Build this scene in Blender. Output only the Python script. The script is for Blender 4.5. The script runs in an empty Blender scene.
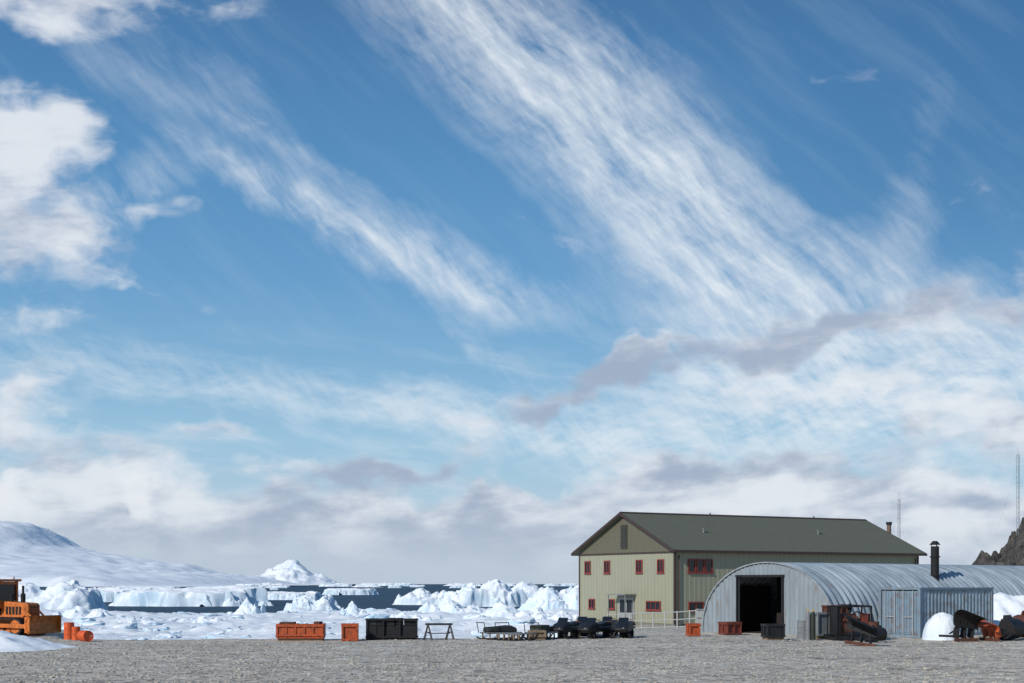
import bpy, math, random
from math import sin, cos, pi, radians, sqrt, atan2
from mathutils import Vector, Matrix, noise as mn
random.seed(7)
F = 1400.0; CAMZ = 2.6; HOR = 584.0; SEA = -2.5
scene = bpy.context.scene
col = scene.collection

# ------------------------------------------------------------------ utils
def lin(r, g, b):
    def f(c):
        c /= 255.0
        return c/12.92 if c <= 0.04045 else ((c+0.055)/1.055)**2.4
    return (f(r), f(g), f(b), 1.0)
def ss(a, b, x):
    t = max(0.0, min(1.0, (x-a)/(b-a))); return t*t*(3-2*t)
def fbm(x, y, z=0.0, o=4):
    return mn.fractal(Vector((x, y, z)), 0.9, 2.1, o)
def setp(o, label=None, cat=None, group=None, kind=None):
    if label: o["label"] = label
    if cat: o["category"] = cat
    if group: o["group"] = group
    if kind: o["kind"] = kind
    return o

# ------------------------------------------------------------------ materials
MATS = {}
def base_mat(name):
    m = bpy.data.materials.new(name); m.use_nodes = True
    nt = m.node_tree; b = nt.nodes["Principled BSDF"]
    return m, nt, b
def mat(name, rgb, rough=0.6, metal=0.0, var=0.25, scale=3.0, dirt=None, dirt_amt=0.5, bump=0.15, bscale=30.0, spec=0.4):
    if name in MATS: return MATS[name]
    m, nt, b = base_mat(name)
    N, L = nt.nodes, nt.links
    tc = N.new('ShaderNodeTexCoord')
    n1 = N.new('ShaderNodeTexNoise'); n1.inputs['Scale'].default_value = scale; n1.inputs['Detail'].default_value = 6
    n1.inputs['Roughness'].default_value = 0.65
    L.new(tc.outputs['Object'], n1.inputs['Vector'])
    r = N.new('ShaderNodeValToRGB')
    r.color_ramp.elements[0].position = 0.3; r.color_ramp.elements[1].position = 0.7
    r.color_ramp.elements[0].color = tuple(c*(1-var) for c in rgb[:3])+(1,)
    r.color_ramp.elements[1].color = tuple(min(1, c*(1+var)) for c in rgb[:3])+(1,)
    L.new(n1.outputs['Fac'], r.inputs['Fac'])
    out = r.outputs['Color']
    if dirt:
        n2 = N.new('ShaderNodeTexNoise'); n2.inputs['Scale'].default_value = scale*2.3; n2.inputs['Detail'].default_value = 8
        n2.inputs['Roughness'].default_value = 0.75
        L.new(tc.outputs['Object'], n2.inputs['Vector'])
        mr = N.new('ShaderNodeMapRange'); mr.inputs['From Min'].default_value = 0.62-dirt_amt*0.25; mr.inputs['From Max'].default_value = 0.72
        L.new(n2.outputs['Fac'], mr.inputs['Value'])
        mx = N.new('ShaderNodeMix'); mx.data_type = 'RGBA'
        L.new(mr.outputs['Result'], mx.inputs['Factor']); L.new(out, mx.inputs['A']); mx.inputs['B'].default_value = dirt
        out = mx.outputs['Result']
    L.new(out, b.inputs['Base Color'])
    b.inputs['Roughness'].default_value = rough; b.inputs['Metallic'].default_value = metal
    b.inputs['Specular IOR Level'].default_value = spec
    if bump:
        n3 = N.new('ShaderNodeTexNoise'); n3.inputs['Scale'].default_value = bscale; n3.inputs['Detail'].default_value = 4
        L.new(tc.outputs['Object'], n3.inputs['Vector'])
        bp = N.new('ShaderNodeBump'); bp.inputs['Strength'].default_value = bump; bp.inputs['Distance'].default_value = 0.02
        L.new(n3.outputs['Fac'], bp.inputs['Height']); L.new(bp.outputs['Normal'], b.inputs['Normal'])
    MATS[name] = m
    return m

def ribbed_mat(name, rgb, pitch, expr='xy', rough=0.5, metal=0.0, dist=0.03, var=0.12, groove=0.8, dirt=None, dirt_lo=.55, streak=.18):
    """vertical-rib cladding: ribs follow object x+y (constant on one wall axis each)"""
    m, nt, b = base_mat(name); N, L = nt.nodes, nt.links
    tc = N.new('ShaderNodeTexCoord'); sp = N.new('ShaderNodeSeparateXYZ'); L.new(tc.outputs['Object'], sp.inputs[0])
    ad = N.new('ShaderNodeMath'); ad.operation = 'ADD'
    L.new(sp.outputs['X'], ad.inputs[0])
    if expr == 'xy': L.new(sp.outputs['Y'], ad.inputs[1])
    else: ad.inputs[1].default_value = 0
    mu = N.new('ShaderNodeMath'); mu.operation = 'MULTIPLY'; mu.inputs[1].default_value = 2*pi/pitch; L.new(ad.outputs[0], mu.inputs[0])
    si = N.new('ShaderNodeMath'); si.operation = 'SINE'; L.new(mu.outputs[0], si.inputs[0])
    mr = N.new('ShaderNodeMapRange'); mr.inputs['From Min'].default_value = 0.1; mr.inputs['From Max'].default_value = 0.8
    L.new(si.outputs[0], mr.inputs['Value'])
    bp = N.new('ShaderNodeBump'); bp.inputs['Strength'].default_value = 0.9; bp.inputs['Distance'].default_value = dist
    L.new(mr.outputs['Result'], bp.inputs['Height']); L.new(bp.outputs['Normal'], b.inputs['Normal'])
    mp = N.new('ShaderNodeMapping'); mp.inputs['Scale'].default_value = (1.2, 1.2, streak); L.new(tc.outputs['Object'], mp.inputs['Vector'])
    n1 = N.new('ShaderNodeTexNoise'); n1.inputs['Scale'].default_value = 1.6; n1.inputs['Detail'].default_value = 7; n1.inputs['Roughness'].default_value = 0.65
    L.new(mp.outputs[0], n1.inputs['Vector'])
    r = N.new('ShaderNodeValToRGB'); r.color_ramp.elements[0].position = 0.3; r.color_ramp.elements[1].position = 0.7
    r.color_ramp.elements[0].color = tuple(c*(1-var) for c in rgb[:3])+(1,)
    r.color_ramp.elements[1].color = tuple(min(1, c*(1+var)) for c in rgb[:3])+(1,)
    L.new(n1.outputs['Fac'], r.inputs['Fac']); out = r.outputs['Color']
    mm = N.new('ShaderNodeMapRange'); mm.inputs['From Min'].default_value = -1; mm.inputs['From Max'].default_value = 0.2
    mm.inputs['To Min'].default_value = groove; mm.inputs['To Max'].default_value = 1.0; L.new(si.outputs[0], mm.inputs['Value'])
    vm = N.new('ShaderNodeVectorMath'); vm.operation = 'SCALE'; L.new(out, vm.inputs[0]); L.new(mm.outputs['Result'], vm.inputs['Scale'])
    out = vm.outputs[0]
    if dirt:
        n2 = N.new('ShaderNodeTexNoise'); n2.inputs['Scale'].default_value = 3.0; n2.inputs['Detail'].default_value = 8; n2.inputs['Roughness'].default_value = 0.7
        L.new(mp.outputs[0], n2.inputs['Vector'])
        mr2 = N.new('ShaderNodeMapRange'); mr2.inputs['From Min'].default_value = dirt_lo; mr2.inputs['From Max'].default_value = dirt_lo+.15
        mr2.inputs['To Max'].default_value = 0.75
        L.new(n2.outputs['Fac'], mr2.inputs['Value'])
        mx = N.new('ShaderNodeMix'); mx.data_type = 'RGBA'; L.new(mr2.outputs['Result'], mx.inputs['Factor'])
        L.new(out, mx.inputs['A']); mx.inputs['B'].default_value = dirt; out = mx.outputs['Result']
    L.new(out, b.inputs['Base Color']); b.inputs['Roughness'].default_value = rough; b.inputs['Metallic'].default_value = metal
    return m

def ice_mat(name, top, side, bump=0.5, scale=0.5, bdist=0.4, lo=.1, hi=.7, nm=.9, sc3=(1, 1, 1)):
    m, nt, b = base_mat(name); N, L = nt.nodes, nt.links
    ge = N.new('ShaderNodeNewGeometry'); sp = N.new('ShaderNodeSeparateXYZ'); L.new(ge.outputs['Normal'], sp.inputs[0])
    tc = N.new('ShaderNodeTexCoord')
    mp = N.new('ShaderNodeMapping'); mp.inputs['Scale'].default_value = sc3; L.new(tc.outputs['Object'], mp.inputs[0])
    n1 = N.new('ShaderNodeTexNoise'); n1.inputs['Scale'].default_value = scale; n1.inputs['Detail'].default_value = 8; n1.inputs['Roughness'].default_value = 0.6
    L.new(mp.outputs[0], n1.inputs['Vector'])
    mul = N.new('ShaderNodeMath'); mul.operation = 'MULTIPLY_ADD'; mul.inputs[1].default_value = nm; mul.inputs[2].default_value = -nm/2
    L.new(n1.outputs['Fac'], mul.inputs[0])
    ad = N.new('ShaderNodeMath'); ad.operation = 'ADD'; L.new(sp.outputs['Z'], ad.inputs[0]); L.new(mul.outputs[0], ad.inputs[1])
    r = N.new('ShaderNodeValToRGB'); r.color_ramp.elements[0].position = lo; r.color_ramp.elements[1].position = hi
    r.color_ramp.elements[0].color = side; r.color_ramp.elements[1].color = top  # steep faces bluish: ice tint plus shade of turned-away faces, put into the colour
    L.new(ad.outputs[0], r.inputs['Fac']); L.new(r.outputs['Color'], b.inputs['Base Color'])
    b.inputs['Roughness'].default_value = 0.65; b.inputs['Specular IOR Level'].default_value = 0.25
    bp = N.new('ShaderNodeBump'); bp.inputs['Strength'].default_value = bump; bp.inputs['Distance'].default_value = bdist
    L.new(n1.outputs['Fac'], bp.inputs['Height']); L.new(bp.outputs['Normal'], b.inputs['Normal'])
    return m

M_ORANGE = mat('orange_paint', lin(188, 84, 42), 0.65, var=.2, scale=2, dirt=lin(84, 54, 40), dirt_amt=0.8)
M_DOZER = mat('dozer_paint', lin(214, 116, 42), 0.5, dirt=lin(74, 52, 36), dirt_amt=0.65)
M_RED = mat('red_paint', lin(116, 54, 42), 0.65, dirt=lin(66, 40, 32), dirt_amt=.7)
M_DARK = mat('dark_steel', lin(42, 42, 44), 0.5, 0.4, dirt=lin(85, 62, 48), dirt_amt=0.3)
M_BLACK = mat('black_rubber', lin(28, 28, 30), 0.75)
M_GREEN = mat('dark_green_paint', lin(42, 50, 44), 0.5, dirt=lin(70, 60, 48), dirt_amt=0.3)
M_RUST = mat('rusty_steel', lin(100, 60, 46), 0.8, dirt=lin(58, 40, 34), dirt_amt=0.8)
M_WOOD = mat('weathered_wood', lin(132, 114, 94), 0.8, var=0.3, scale=6)
M_WHITE = mat('white_paint', lin(214, 218, 222), 0.5, var=0.06, dirt=lin(170, 168, 160), dirt_amt=0.3)
M_GALV = mat('galvanised_steel', lin(176, 180, 182), 0.5, 0.3, var=0.12)
M_GLASS = mat('dark_glass', lin(26, 32, 38), 0.12, 0.0, var=0.1, bump=0, spec=0.5)
M_SEAT = mat('seat_vinyl', lin(24, 24, 26), 0.45)
M_BROWN = mat('brown_trim', lin(66, 50, 45), 0.5, var=0.12)
M_REDFR = mat('red_window_frame', lin(130, 52, 44), 0.5, var=0.1)
M_TARP = mat('dark_tarpaulin', lin(46, 50, 50), 0.75, bump=0.8, bscale=5)
M_GREY = mat('grey_paint', lin(120, 124, 126), 0.55, var=0.15)
M_YEL = mat('yellow_paint', lin(200, 160, 50), 0.55)

# ------------------------------------------------------------------ mesh builder
import bmesh
class MB:
    def __init__(s): s.v = []; s.f = []
    def box(s, c, d, rz=0.0, ry=0.0, rx=0.0):
        R = Matrix.Rotation(rz, 3, 'Z') @ Matrix.Rotation(ry, 3, 'Y') @ Matrix.Rotation(rx, 3, 'X')
        o = len(s.v); c = Vector(c)
        for x in (-.5, .5):
            for y in (-.5, .5):
                for z in (-.5, .5):
                    s.v.append(c + R @ Vector((x*d[0], y*d[1], z*d[2])))
        for q in ((0,1,3,2),(4,6,7,5),(0,4,5,1),(2,3,7,6),(0,2,6,4),(1,5,7,3)): s.f.append(tuple(o+i for i in q))
        return s
    def cyl(s, p, q, r, r2=None, n=16, caps=True):
        p, q = Vector(p), Vector(q); r2 = r if r2 is None else r2
        d = (q-p).normalized(); a = d.orthogonal().normalized(); b = d.cross(a); o = len(s.v)
        for k in range(n):
            t = 2*pi*k/n; w = a*cos(t)+b*sin(t)
            s.v.append(p+w*r); s.v.append(q+w*r2)
        for k in range(n):
            i = o+2*k; j = o+2*((k+1) % n); s.f.append((i, j, j+1, i+1))
        if caps:
            s.f.append(tuple(o+2*k for k in reversed(range(n)))); s.f.append(tuple(o+2*k+1 for k in range(n)))
        return s
    def prism(s, pts, axis, a0, a1):
        o = len(s.v); n = len(pts)
        for a in (a0, a1):
            for (u, w) in pts:
                s.v.append(Vector((u, a, w)) if axis == 'y' else Vector((a, u, w)) if axis == 'x' else Vector((u, w, a)))
        s.f.append(tuple(range(o, o+n))); s.f.append(tuple(o+n+i for i in reversed(range(n))))
        for i in range(n):
            j = (i+1) % n; s.f.append((o+j, o+i, o+n+i, o+n+j))
        return s
    def tube(s, pts, r, n=8):
        for a, b in zip(pts[:-1], pts[1:]): s.cyl(a, b, r, n=n)
        return s
    def make(s, name, material, parent=None, bevel=0.0, smooth=False, label=None, recalc=True):
        me = bpy.data.meshes.new(name)
        me.from_pydata([tuple(v) for v in s.v], [], s.f); me.update()
        if recalc:
            bm = bmesh.new(); bm.from_mesh(me); bmesh.ops.recalc_face_normals(bm, faces=bm.faces); bm.to_mesh(me); bm.free()
        me.materials.append(material)
        if smooth:
            for p in me.polygons: p.use_smooth = True
            me.set_sharp_from_angle(angle=radians(40))
        o = bpy.data.objects.new(name, me); col.objects.link(o)
        if parent: o.parent = parent
        if label: o["label"] = label
        if bevel:
            b = o.modifiers.new('bevel', 'BEVEL'); b.width = bevel; b.segments = 2; b.limit_method = 'ANGLE'
        return o
def thing(name, x, y, z, rz, label, cat, group=None, rx=0, ry=0):
    e = bpy.data.objects.new(name, None); e.empty_display_size = 0.3; col.objects.link(e)
    e.location = (x, y, z); e.rotation_euler = (rx, ry, rz)
    return setp(e, label, cat, group)
def copy_thing(src, x, y, z, rz, label=None):
    def rec(o, par):
        c = o.copy(); col.objects.link(c)
        if par is not None: c.parent = par
        for ch in list(o.children): rec(ch, c)
        return c
    c = rec(src, None); c.location = (x, y, z); c.rotation_euler = (src.rotation_euler[0], src.rotation_euler[1], rz)
    if label: c["label"] = label
    return c
def wx(px, d): return (px-512)/F*d

# ------------------------------------------------------------------ ground
def shore(x):
    return 66 + 84*ss(1.8, 7.5, x) + 300*ss(22, 45, x) + 13*ss(-21.5, -25, x) + 1.2*mn.noise(Vector((x*0.15, 3, 0))) + 0.4*mn.noise(Vector((x*0.8, 9, 0)))
def gz(x, y):
    q = ss(3, 28, y-(75.8+0.78*max(0, x-10.3)))
    z = -1.0*q + 0.10*mn.noise(Vector((x*0.12, y*0.12, 0))) + 0.035*mn.noise(Vector((x*0.7, y*0.7, 5)))
    z -= 5.0*ss(0, 14, y-shore(x))
    return z
def grid_obj(name, xs, ys, zf, material, smooth=True):
    v = [(x, y, zf(x, y)) for y in ys for x in xs]; nx = len(xs)
    f = [(j*nx+i, j*nx+i+1, (j+1)*nx+i+1, (j+1)*nx+i) for j in range(len(ys)-1) for i in range(nx-1)]
    me = bpy.data.meshes.new(name); me.from_pydata(v, [], f); me.update(); me.materials.append(material)
    if smooth:
        for p in me.polygons: p.use_smooth = True
    o = bpy.data.objects.new(name, me); col.objects.link(o); return o
def rng(a, b, s):
    n = max(2, int(round((b-a)/s))+1); return [a+(b-a)*i/(n-1) for i in range(n)]

m, nt, b = base_mat('gravel'); N, L = nt.nodes, nt.links
tc = N.new('ShaderNodeTexCoord')
def nz(scale, detail=6, rough=0.6, vec=None):
    n = N.new('ShaderNodeTexNoise'); n.inputs['Scale'].default_value = scale; n.inputs['Detail'].default_value = detail
    n.inputs['Roughness'].default_value = rough; L.new(vec or tc.outputs['Object'], n.inputs['Vector']); return n
vo = N.new('ShaderNodeTexVoronoi'); vo.inputs['Scale'].default_value = 5.5; L.new(tc.outputs['Object'], vo.inputs['Vector'])
vo2 = N.new('ShaderNodeTexVoronoi'); vo2.inputs['Scale'].default_value = 2.2; L.new(tc.outputs['Object'], vo2.inputs['Vector'])
mpz = N.new('ShaderNodeMapping'); mpz.inputs['Scale'].default_value = (.12, 1, 1); mpz.inputs['Rotation'].default_value = (0, 0, .06); L.new(tc.outputs['Object'], mpz.inputs[0])
big = nz(0.12, 5); mid = nz(1.1, 8, 0.7); fine = nz(12, 6, 0.8); trk = nz(.55, 6, .65, mpz.outputs[0])
sepc = N.new('ShaderNodeSeparateColor'); L.new(vo.outputs['Color'], sepc.inputs[0])
sepd = N.new('ShaderNodeSeparateColor'); L.new(vo2.outputs['Color'], sepd.inputs[0])
def mth(op, a, b_=None, c=None, cl=False):
    n = N.new('ShaderNodeMath'); n.operation = op; n.use_clamp = cl
    for i, q in enumerate((a, b_, c)):
        if q is None: continue
        if isinstance(q, (int, float)): n.inputs[i].default_value = q
        else: L.new(q, n.inputs[i])
    return n.outputs[0]
t = mth('MULTIPLY_ADD', sepc.outputs[0], 0.5, mth('MULTIPLY_ADD', mid.outputs['Fac'], 0.5, mth('MULTIPLY_ADD', fine.outputs['Fac'], 0.7, -0.41)))
t = mth('ADD', t, mth('MULTIPLY_ADD', big.outputs['Fac'], 0.35, -0.17))
t = mth('ADD', t, mth('MULTIPLY_ADD', trk.outputs['Fac'], 0.5, -0.23))
t = mth('ADD', t, mth('MULTIPLY_ADD', sepd.outputs[1], 0.24, -0.11))
r = N.new('ShaderNodeValToRGB'); cr = r.color_ramp
cr.elements[0].position = 0.0; cr.elements[0].color = lin(92, 88, 81)
cr.elements[1].position = 1.0; cr.elements[1].color = lin(240, 231, 216)
e = cr.elements.new(0.4); e.color = lin(170, 163, 151)
e = cr.elements.new(0.65); e.color = lin(196, 188, 175)
L.new(t, r.inputs['Fac']); L.new(r.outputs['Color'], b.inputs['Base Color']); b.inputs['Roughness'].default_value = 0.9
b.inputs['Specular IOR Level'].default_value = 0.2
h = mth('ADD', mth('MULTIPLY', vo.outputs['Distance'], -1.0), mth('MULTIPLY', mid.outputs['Fac'], 1.5))
bp = N.new('ShaderNodeBump'); bp.inputs['Strength'].default_value = 0.5; bp.inputs['Distance'].default_value = 0.05
L.new(h, bp.inputs['Height']); L.new(bp.outputs['Normal'], b.inputs['Normal'])
M_GRAVEL = m

xs = rng(-400, -60, 12)[:-1]+rng(-60, 60, 0.6)+rng(60, 500, 12)[1:]
ys = rng(-60, 20, 8)[:-1]+rng(20, 190, 0.6)+rng(190, 600, 12)[1:]
g = grid_obj('ground', xs, ys, gz, M_GRAVEL)
setp(g, 'grey gravel yard with small stones', 'ground', kind='structure')

mb = MB()
bm = bmesh.new(); bmesh.ops.create_icosphere(bm, subdivisions=1, radius=1.0)
iv = [v.co.copy() for v in bm.verts]; ifc = [tuple(v.index for v in f.verts) for f in bm.faces]; bm.free()
for k in range(17000):
    d = 31 + 37*random.random()**1.2
    x = random.uniform(-0.42, 0.42)*d; y = d
    if y > shore(x)-0.3: continue
    if mn.noise(Vector((x*0.3, y*0.3, 2))) < random.uniform(-0.8, 0.2): continue
    s_ = random.choice([0.02, 0.03, 0.035, 0.045, 0.055, 0.065]) * random.uniform(0.8, 1.2)
    if random.random() < 0.02: s_ *= 1.5
    o = len(mb.v); a = random.uniform(0, pi); ca, sa = cos(a), sin(a); e1, e2 = random.uniform(.7, 1.4), random.uniform(.35, .6)
    z0 = gz(x, y)
    for v in iv:
        j = 1+random.uniform(-.2, .2)
        vx, vy, vz = v.x*e1*j, v.y*j, v.z*e2*j
        mb.v.append(Vector((x+(vx*ca-vy*sa)*s_, y+(vx*sa+vy*ca)*s_, z0+vz*s_+s_*0.1)))
    for f in ifc: mb.f.append(tuple(o+i for i in f))
M_STONE = mat('stone', lin(168, 161, 150), 0.9, var=0.45, scale=0.9, bump=0)
st = mb.make('loose_stones', M_STONE, recalc=False)
setp(st, 'loose grey stones lying on the gravel yard', 'stones', kind='stuff')

# ------------------------------------------------------------------ sea
m, nt, b = base_mat('sea_water'); N, L = nt.nodes, nt.links
out = N['Material Output']; N.remove(b)
tc = N.new('ShaderNodeTexCoord')
mp = N.new('ShaderNodeMapping'); mp.inputs['Scale'].default_value = (0.25, 0.6, 1); L.new(tc.outputs['Object'], mp.inputs[0])
n1 = N.new('ShaderNodeTexNoise'); n1.inputs['Scale'].default_value = 0.9; n1.inputs['Detail'].default_value = 6; n1.inputs['Roughness'].default_value = 0.6
L.new(mp.outputs[0], n1.inputs['Vector'])
n2 = N.new('ShaderNodeTexNoise'); n2.inputs['Scale'].default_value = 0.05; n2.inputs['Detail'].default_value = 5
L.new(mp.outputs[0], n2.inputs['Vector'])
r = N.new('ShaderNodeValToRGB'); r.color_ramp.elements[0].position = 0.35; r.color_ramp.elements[0].color = lin(38, 58, 72)
r.color_ramp.elements[1].position = 0.74; r.color_ramp.elements[1].color = lin(98, 114, 126)
e = r.color_ramp.elements.new(.62); e.color = lin(60, 80, 94)
sm = mth('MULTIPLY_ADD', n1.outputs['Fac'], 0.75, mth('MULTIPLY', n2.outputs['Fac'], 0.3))
L.new(sm, r.inputs['Fac'])
bp = N.new('ShaderNodeBump'); bp.inputs['Strength'].default_value = 0.8; bp.inputs['Distance'].default_value = 0.5; L.new(n1.outputs['Fac'], bp.inputs['Height'])
df = N.new('ShaderNodeBsdfDiffuse'); L.new(r.outputs[0], df.inputs['Color']); L.new(bp.outputs[0], df.inputs['Normal'])
gl = N.new('ShaderNodeBsdfGlossy'); gl.inputs['Roughness'].default_value = 0.25; L.new(bp.outputs[0], gl.inputs['Normal']); gl.inputs['Color'].default_value = (.7, .82, .95, 1)
mx = N.new('ShaderNodeMixShader'); mx.inputs[0].default_value = 0.12; L.new(df.outputs[0], mx.inputs[1]); L.new(gl.outputs[0], mx.inputs[2])
L.new(mx.outputs[0], out.inputs['Surface'])
mb = MB(); mb.v = [Vector(p) for p in ((-40000, 60, SEA), (40000, 60, SEA), (40000, 45000, SEA), (-40000, 45000, SEA))]; mb.f = [(0, 1, 2, 3)]
sea = mb.make('sea', m, recalc=False); setp(sea, 'dark choppy polar sea water with ice', 'sea', kind='structure')

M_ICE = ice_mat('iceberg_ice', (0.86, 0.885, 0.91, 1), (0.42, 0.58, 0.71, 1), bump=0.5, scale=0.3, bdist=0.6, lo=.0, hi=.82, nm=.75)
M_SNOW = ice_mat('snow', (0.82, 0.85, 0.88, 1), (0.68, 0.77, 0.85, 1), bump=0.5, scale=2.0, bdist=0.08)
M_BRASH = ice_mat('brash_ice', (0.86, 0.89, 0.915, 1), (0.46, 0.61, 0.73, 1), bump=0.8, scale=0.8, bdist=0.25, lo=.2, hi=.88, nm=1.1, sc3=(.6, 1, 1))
M_GLAC = ice_mat('glacier', (0.83, 0.865, 0.90, 1), (0.56, 0.66, 0.76, 1), bump=0.5, scale=0.02, bdist=9, lo=.30, hi=.88, nm=.9, sc3=(.35, 1.0, 3.0))  # pale bluish tones put distance haze into the colour

# sea ice sheet
def icez(x, y):
    far = 238 + 40*mn.noise(Vector((x*0.03, 1, 0))) + 18*mn.noise(Vector((x*0.15, 4, 0)))
    if x > -12: far += 18
    e = far-y
    e += 16*fbm(x*0.08, y*0.06, 3)
    base = ss(-4, 3, e)
    n_ = fbm(x*0.15, y*0.12, 7, 5); r_ = abs(fbm(x*0.5, y*0.35, 11, 4))
    lead = ss(-0.85, -0.7, fbm(x*0.06, y*0.05, 20))
    return SEA - 0.4 + base*lead*(0.6 + 0.8*max(0, n_)**1.1 + 0.5*(0.5-min(.5, r_)))
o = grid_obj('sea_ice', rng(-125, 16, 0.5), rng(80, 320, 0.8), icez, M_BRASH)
setp(o, 'rough white sea ice packed along the shore', 'sea ice', kind='structure')

# icebergs
def berg(px, base_py, w_px, h_px, seed, style='peak', dr=0.6, label='white iceberg floating on the dark sea', tilt=0.0):
    d = (CAMZ-SEA)*F/(base_py-HOR)
    w = w_px*d/F; h = h_px*d/F; dp = w*dr; d2 = d+dp*0.45
    rr = random.Random(seed)
    nx, ny = 100, 56
    pk = [(rr.uniform(-.8, .8), rr.uniform(-.4, .4), rr.uniform(.3, .85), rr.uniform(.16, .42)) for _ in range(6)]
    pk[0] = (rr.uniform(-.3, .3), 0, 1.0, .42)
    v = []; hm = 0; H = []
    for j in range(ny):
        for i in range(nx):
            u = -1+2*i/(nx-1); w_ = -1+2*j/(ny-1)
            n1_ = fbm(u*2.1+seed, w_*1.9, seed, 4)
            e = 1-(abs(u)**2.3+abs(w_)**2.3)**(1/2.3) + 0.24*n1_ - 0.10
            n2_ = fbm(u*4.5+seed, w_*4.5, 3, 5)
            if style == 'tab':
                top = 0.74+0.14*fbm(u*1.6+seed, w_*1.6, 1)+tilt*u+0.12*w_+.05*n2_
                cl = ss(-.02, 0.14+.10*n2_, e)
            elif style == 'rough':
                q = max(p[2]*max(0, 1-(abs(u-p[0])/p[3])**1.3-(abs(w_-p[1])/0.8)**1.4) for p in pk)
                q = q*.7+.3*round(q*3.3+.4*n1_)/3.3
                top = 0.30+0.55*max(0, q)+0.14*(1-abs(n1_)*1.8)+tilt*u+.05*n2_
                cl = ss(0, 0.28+.1*n2_, e)**.8
            else:
                top = 0.14+max(p[2]*max(0, 1-sqrt(((u-p[0])/p[3])**2+((w_-p[1])/0.6)**2)*0.75) for p in pk)
                top += 0.10*n2_
                cl = ss(0, 0.3, e)
            z = cl*max(0.03, top); hm = max(hm, z); H.append((u, w_, z, cl))
    for (u, w_, z, cl) in H:
        jx = 0.05*fbm(u*4, w_*4, seed+9+z); jy = 0.05*fbm(u*4, w_*4, seed+19+z)
        v.append(((u+jx)*w/2, (w_+jy)*dp/2, z/hm*(h+.4)-0.4))
    f = [(j*nx+i, j*nx+i+1, (j+1)*nx+i+1, (j+1)*nx+i) for j in range(ny-1) for i in range(nx-1)
         if max(H[j*nx+i][2], H[j*nx+i+1][2], H[(j+1)*nx+i][2]) > 0]
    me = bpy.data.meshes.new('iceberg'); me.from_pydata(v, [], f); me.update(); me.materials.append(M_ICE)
    for p in me.polygons: p.use_smooth = True
    me.set_sharp_from_angle(angle=radians(36))
    o = bpy.data.objects.new('iceberg', me); col.objects.link(o)
    o.location = (wx(px, d2), d2, SEA)
    setp(o, label, 'iceberg', 'icebergs drifting in the bay'); return o
berg(190, 606.5, 180, 21, 3, 'tab', .45, 'long flat-topped tabular iceberg floating in the bay', tilt=0.08)
berg(50, 612, 160, 33, 4, 'rough', .6, 'broad rugged iceberg floating in the bay', tilt=-.1)
berg(-60, 611, 150, 34, 14, 'tab', .5, 'broad flat iceberg floating in the bay')
berg(110, 602, 70, 15, 31, 'tab', .6, 'low flat iceberg behind the rugged one')
berg(140, 594, 90, 8, 51, 'tab', .5, 'distant flat iceberg before the glacier')
berg(245, 617, 54, 20, 5, 'peak', .7, 'small steep white iceberg beside the pack ice')
berg(313, 612, 68, 19, 6, 'rough', .6, 'humped white iceberg near the pack ice', tilt=.15)
berg(290, 600, 70, 9, 36, 'tab', .6, 'low flat iceberg in the bay')
berg(350, 595, 60, 7, 52, 'tab', .6, 'low flat iceberg far out in the bay')
berg(358, 619, 46, 18, 8, 'peak', .7, 'small jagged iceberg at the ice edge')
berg(430, 605, 84, 17, 9, 'rough', .6, 'low broken iceberg in the bay', tilt=.1)
berg(480, 607, 110, 28, 10, 'rough', .7, 'big humped iceberg with a high crest', tilt=-.1)
berg(448, 616, 90, 17, 21, 'rough', .6, 'low broken iceberg at the ice edge', tilt=.15)
berg(534, 606, 110, 25, 11, 'rough', .6, 'broad white iceberg with shaded side', tilt=.1)
berg(560, 613, 100, 27, 12, 'rough', .6, 'sloping white iceberg behind the parked sledges', tilt=.15)
berg(588, 602, 60, 20, 13, 'rough', .6, 'low iceberg near the green building')
berg(505, 623, 120, 21, 15, 'rough', .5, 'jumbled white iceberg grounded near the shore')
berg(405, 624, 70, 12, 35, 'rough', .5, 'low white iceberg grounded near the shore')
berg(85, 622, 80, 16, 16, 'rough', .6, 'broken ice block grounded near the shore')
berg(200, 626, 70, 10, 46, 'rough', .6, 'low broken ice mass near the shore')
berg(555, 625, 80, 14, 37, 'rough', .6, 'low white iceberg grounded near the shore')
rr = random.Random(5)
for k in range(34):
    px = rr.uniform(225, 600); bp_ = 584+rr.choice([1.6, 1.8, 2.2, 2.6, 3.2, 4, 6])
    berg(px, bp_, rr.uniform(10, 38), rr.uniform(1.4, 3.6), 40+k, rr.choice(['tab', 'rough', 'tab']), .5, 'distant iceberg on the horizon')
blocks = []
for k in range(6):
    bm = bmesh.new(); bmesh.ops.create_icosphere(bm, subdivisions=3, radius=1.0)
    for v in bm.verts:
        n_ = 0.45*fbm(v.co.x*1.2+k*7, v.co.y*1.2, v.co.z*1.2, 3); v.co *= 1+n_; v.co.z *= 0.55
        v.co.x = max(-.8, min(.85, v.co.x)); v.co.z = min(.36, v.co.z+.1*v.co.x)
    me = bpy.data.meshes.new('ice_block'); bm.to_mesh(me); bm.free(); me.materials.append(M_BRASH); blocks.append(me)
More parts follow.
